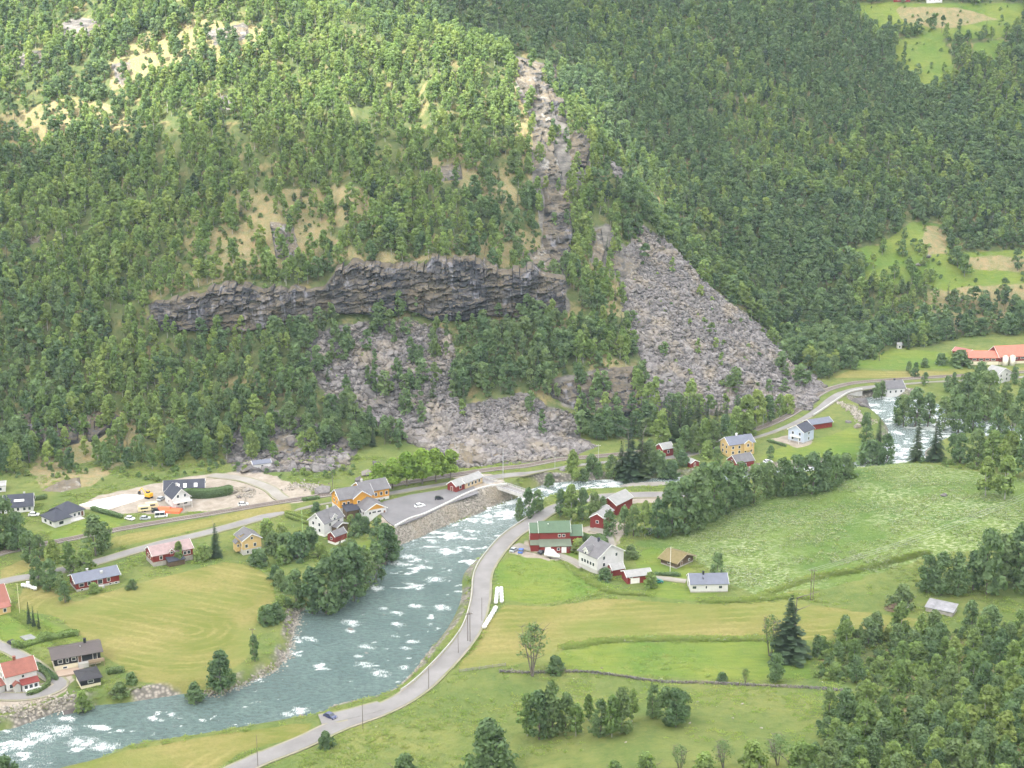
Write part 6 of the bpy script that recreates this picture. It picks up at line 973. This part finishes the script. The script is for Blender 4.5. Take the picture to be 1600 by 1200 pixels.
def riprap(px, wd, dens, label, smin_=.25, smax_=.8, water=True, name='riprap'):
    l = resample(px_line(px, 6), .5) if not water else resample(np.array([np.append(flat(u, v_, .4), .4) for u, v_ in spline(px, 6)]), .5); n = int(len(l) * dens); i = rng.integers(0, len(l), n); p = l[i] + np.stack([rng.normal(0, wd, n), rng.normal(0, wd, n), 0 * i], 1); p[:, 2] = np.maximum(HGI(p[:, 0], p[:, 1]), -.25) + .1; s = rng.uniform(smin_, smax_, n)
    return tag(scatter(name, p, np.stack([s, s, s * .8], 1), rng.uniform(0, 6.28, (n, 3)), rng.integers(0, 6, n), RMW), label, 'stones', kind='stuff')
riprap([(0, 1128), (40, 1117), (80, 1108), (108, 1100)], 1.9, 7, 'stone riprap on the bank below the left houses', .3, .9); riprap([(320, 1083), (345, 1081), (400, 1060), (440, 1035), (458, 1000), (468, 958)], .9, 4, 'stone edging along the hay field bank'); riprap([(500, 1117), (560, 1100), (620, 1076), (650, 1050), (680, 1010)], .6, 1.5, 'stones at the water edge below the road'); riprap([(330, 655), (340, 640), (1330, 640)][1:2] + [(1330, 632), (1300, 622)], 1, 3, 'stones on the far river bank') if False else None
riprap([(1310, 640), (1330, 650), (1350, 668), (1362, 668)], 1.6, 6, 'stones on the far river bend', .3, 1.0); riprap([(355, 772), (372, 764), (392, 770), (384, 776)], 1.6, 9, 'rubble heap beside the dirt works', .3, .9, water=False, name='rubble'); riprap([(380, 725), (400, 722), (425, 727)], 1.6, 6, 'pale rubble around the works shed', .3, .8, water=False, name='rubble'); riprap([(455, 762), (475, 758), (500, 765)], 1.8, 6, 'rubble heap below the hillside at the lane', .4, 1.0, water=False, name='rubble')
# dry stone wall over the pasture: courses of stones one by one are too small to pick apart
w_ = resample(px_line([(780, 1050), (830, 1052), (900, 1050), (960, 1056), (1030, 1066), (1100, 1068), (1180, 1072), (1270, 1076), (1330, 1082)], 8), .22); n = len(w_) * 3; p = np.repeat(w_, 3, 0) + rng.normal(0, .22, (n, 3)) * [1, 1, 0]; p[:, 2] = HGI(p[:, 0], p[:, 1]) + np.tile([.1, .4, .7], len(w_)); s = rng.uniform(.18, .42, n); of = w_[0]; o = empty('dry_stone_wall', tuple(of)); tag(o, 'low tumbled dry stone wall crossing the green pasture', 'wall'); st = scatter('stones', p - of, np.stack([s, s, s * .7], 1), rng.uniform(0, 6.28, (n, 3)), rng.integers(0, 8, n), RM); st.parent = o; tag(st, kind='stuff')
# wooden ramp fence by the road
A = Vector(at(718, 1050)); B = Vector(at(790, 1040)); d = B - A; o = empty('field_fence', tuple(A), math.atan2(d.y, d.x)); tag(o, 'grey wooden rail fence beside the sparse willow', 'fence'); L = math.hypot(d.x, d.y)
for k in range(8): MB().box(k * L / 7 - .08, k * L / 7 + .08, -.08, .08, -.6, 1.2).build('post', pt('grey_timber', (.28, .26, .235)), o)
for z in (.45, .95): MB().box(-.1, L + .1, -.14, -.08, z - .09, z + .09).build('rail', PT['grey_timber'], o)
# brush pile
o = empty('brush_pile', at(1398, 953)); tag(o, 'heap of brown brushwood beside the tin-roofed shed', 'brush pile'); m = MB()
for k in range(260):
    a = random.uniform(0, 6.28); r_ = random.uniform(0, 3.4); z = max(.1, 2.6 * (1 - r_ / 3.6) * random.uniform(.5, 1)); c = Vector((math.cos(a) * r_, math.sin(a) * r_, z)); d = Vector((random.gauss(0, 1), random.gauss(0, 1), random.gauss(0, .4))).normalized(); m.tube(c - d * .7, c + d * .7, .07, .03, 4)
m.build('branches', pt('brushwood', (.24, .17, .13)), o)
# gravel bar in the bend, retaining wall along the far road
tag(sheet('gravel_bar', wpoly([(968, 750), (990, 746), (1030, 744), (1070, 745), (1072, 751), (1050, 754), (1000, 754)], 8), .55, GRAVEL, 1.6), kind='structure')
fr = ROADS['far_road'][0]; ur, vv, _ = project(fr[:, 0], fr[:, 1], fr[:, 2]); g = resample(fr[(ur > 1262) & (ur < 1350)], 1.5); tag(strip('retaining_wall', g, (2.6, 3.1), .7, CONC, None, None, 4.), 'pale concrete retaining wall beside the far river bend', 'wall')
# a few bright stones and logs in the pasture
for k, (u, v) in enumerate(((1090, 1097), (1078, 1130), (1145, 1122), (1190, 1138), (978, 1160), (800, 1046), (940, 1044), (1160, 1100))):
    p = at(u, v); o = link('field_stone', RMW[k % 6]); o.location = (p[0], p[1], p[2] + .1); o.scale = (.7, .45, .4); o.rotation_euler = (0, 0, k); tag(o, 'small pale stone in the foreground pasture, %s' % ('right of the tree clumps', 'just below the right tree clump', 'below the bare sapling', 'nearest the lower right wood', 'at the foot of the middle clump', 'at the fence by the sparse willow', 'on the bend of the stone wall', 'close below the stone wall')[k], 'stone', 'stones in the pasture')

# ---------------------------------------------------------------- unseen cloud deck added to shade the valley, and the haze
def build_shade_cloud():
    g = 40; xs = np.arange(-2600, 2601, g); ys = np.arange(-2600, 3001, g); X, Y = np.meshgrid(xs, ys); sh = X.shape; zc = 760
    k = (zc - 175) / sdir.z; cx, cy = -170 + sdir.x * k, 930 + sdir.y * k                  # gap placed so the sun lights the upper left hillside
    d = np.hypot((X - cx) / 215, (Y - cy) / 120); n = fbm(X / 420, Y / 420, 201, 4); keep = (d > 1.0 + n * .25) & ((n < .33) | (d < 4.5))
    top = zc + 8 + 14 * np.abs(fbm(X / 160, Y / 160, 205)); bot = zc - 12 * np.abs(fbm(X / 130, Y / 130, 209)); nv = X.size; V = np.concatenate([np.stack([X.ravel(), Y.ravel(), a.ravel()], 1) for a in (bot, top)])
    idx = np.arange(nv).reshape(sh); kc = keep[:-1, :-1] & keep[1:, :-1] & keep[:-1, 1:] & keep[1:, 1:]; a, b, c, e = idx[:-1, :-1], idx[:-1, 1:], idx[1:, 1:], idx[1:, :-1]; F = [np.stack([a[kc], e[kc], c[kc], b[kc]], 1), np.stack([a[kc], b[kc], c[kc], e[kc]], 1) + nv]
    ke = np.pad(kc, 1)
    for dy, dx, p, q in ((-1, 0, a, b), (1, 0, c, e), (0, -1, e, a), (0, 1, b, c)):
        m = kc & ~ke[1 + dy:ke.shape[0] - 1 + dy, 1 + dx:ke.shape[1] - 1 + dx]; F.append(np.stack([p[m], q[m], q[m] + nv, p[m] + nv], 1))
    b = NB('shade_cloud'); t = b.t; tr = b.n('ShaderNodeBsdfTransparent'); tl_ = b.n('ShaderNodeBsdfTranslucent'); tl_.inputs[0].default_value = (.95, .95, .96, 1); mx = b.n('ShaderNodeMixShader'); mx.inputs[0].default_value = CLOUD; b.L(tr.outputs[0], mx.inputs[1]); b.L(tl_.outputs[0], mx.inputs[2]); b.L(mx.outputs[0], t.nodes['Material Output'].inputs[0])
    return tag(link('cloud', meshdata('cloud', V, np.concatenate(F), [b.m], True)), 'unseen thin cloud deck shading the valley, gap shaped for the sunlit slope', 'cloud', kind='stuff')
CLOUD = .70
build_shade_cloud()
HAZE = .00006
m = MB().box(-3100, 3100, -120, 3300, -12, 345); hz = m.build('haze', []) if False else link('haze', m.mesh('haze', []))
hm = bpy.data.materials.new('haze'); hm.use_nodes = True; t = hm.node_tree; t.nodes.clear(); ou = t.nodes.new('ShaderNodeOutputMaterial'); pv = t.nodes.new('ShaderNodeVolumePrincipled'); pv.inputs['Density'].default_value = HAZE; pv.inputs['Color'].default_value = (.66, .83, 1, 1); pv.inputs['Anisotropy'].default_value = .2; t.links.new(pv.outputs[0], ou.inputs['Volume']); hz.data.materials.append(hm); tag(hz, kind='stuff')
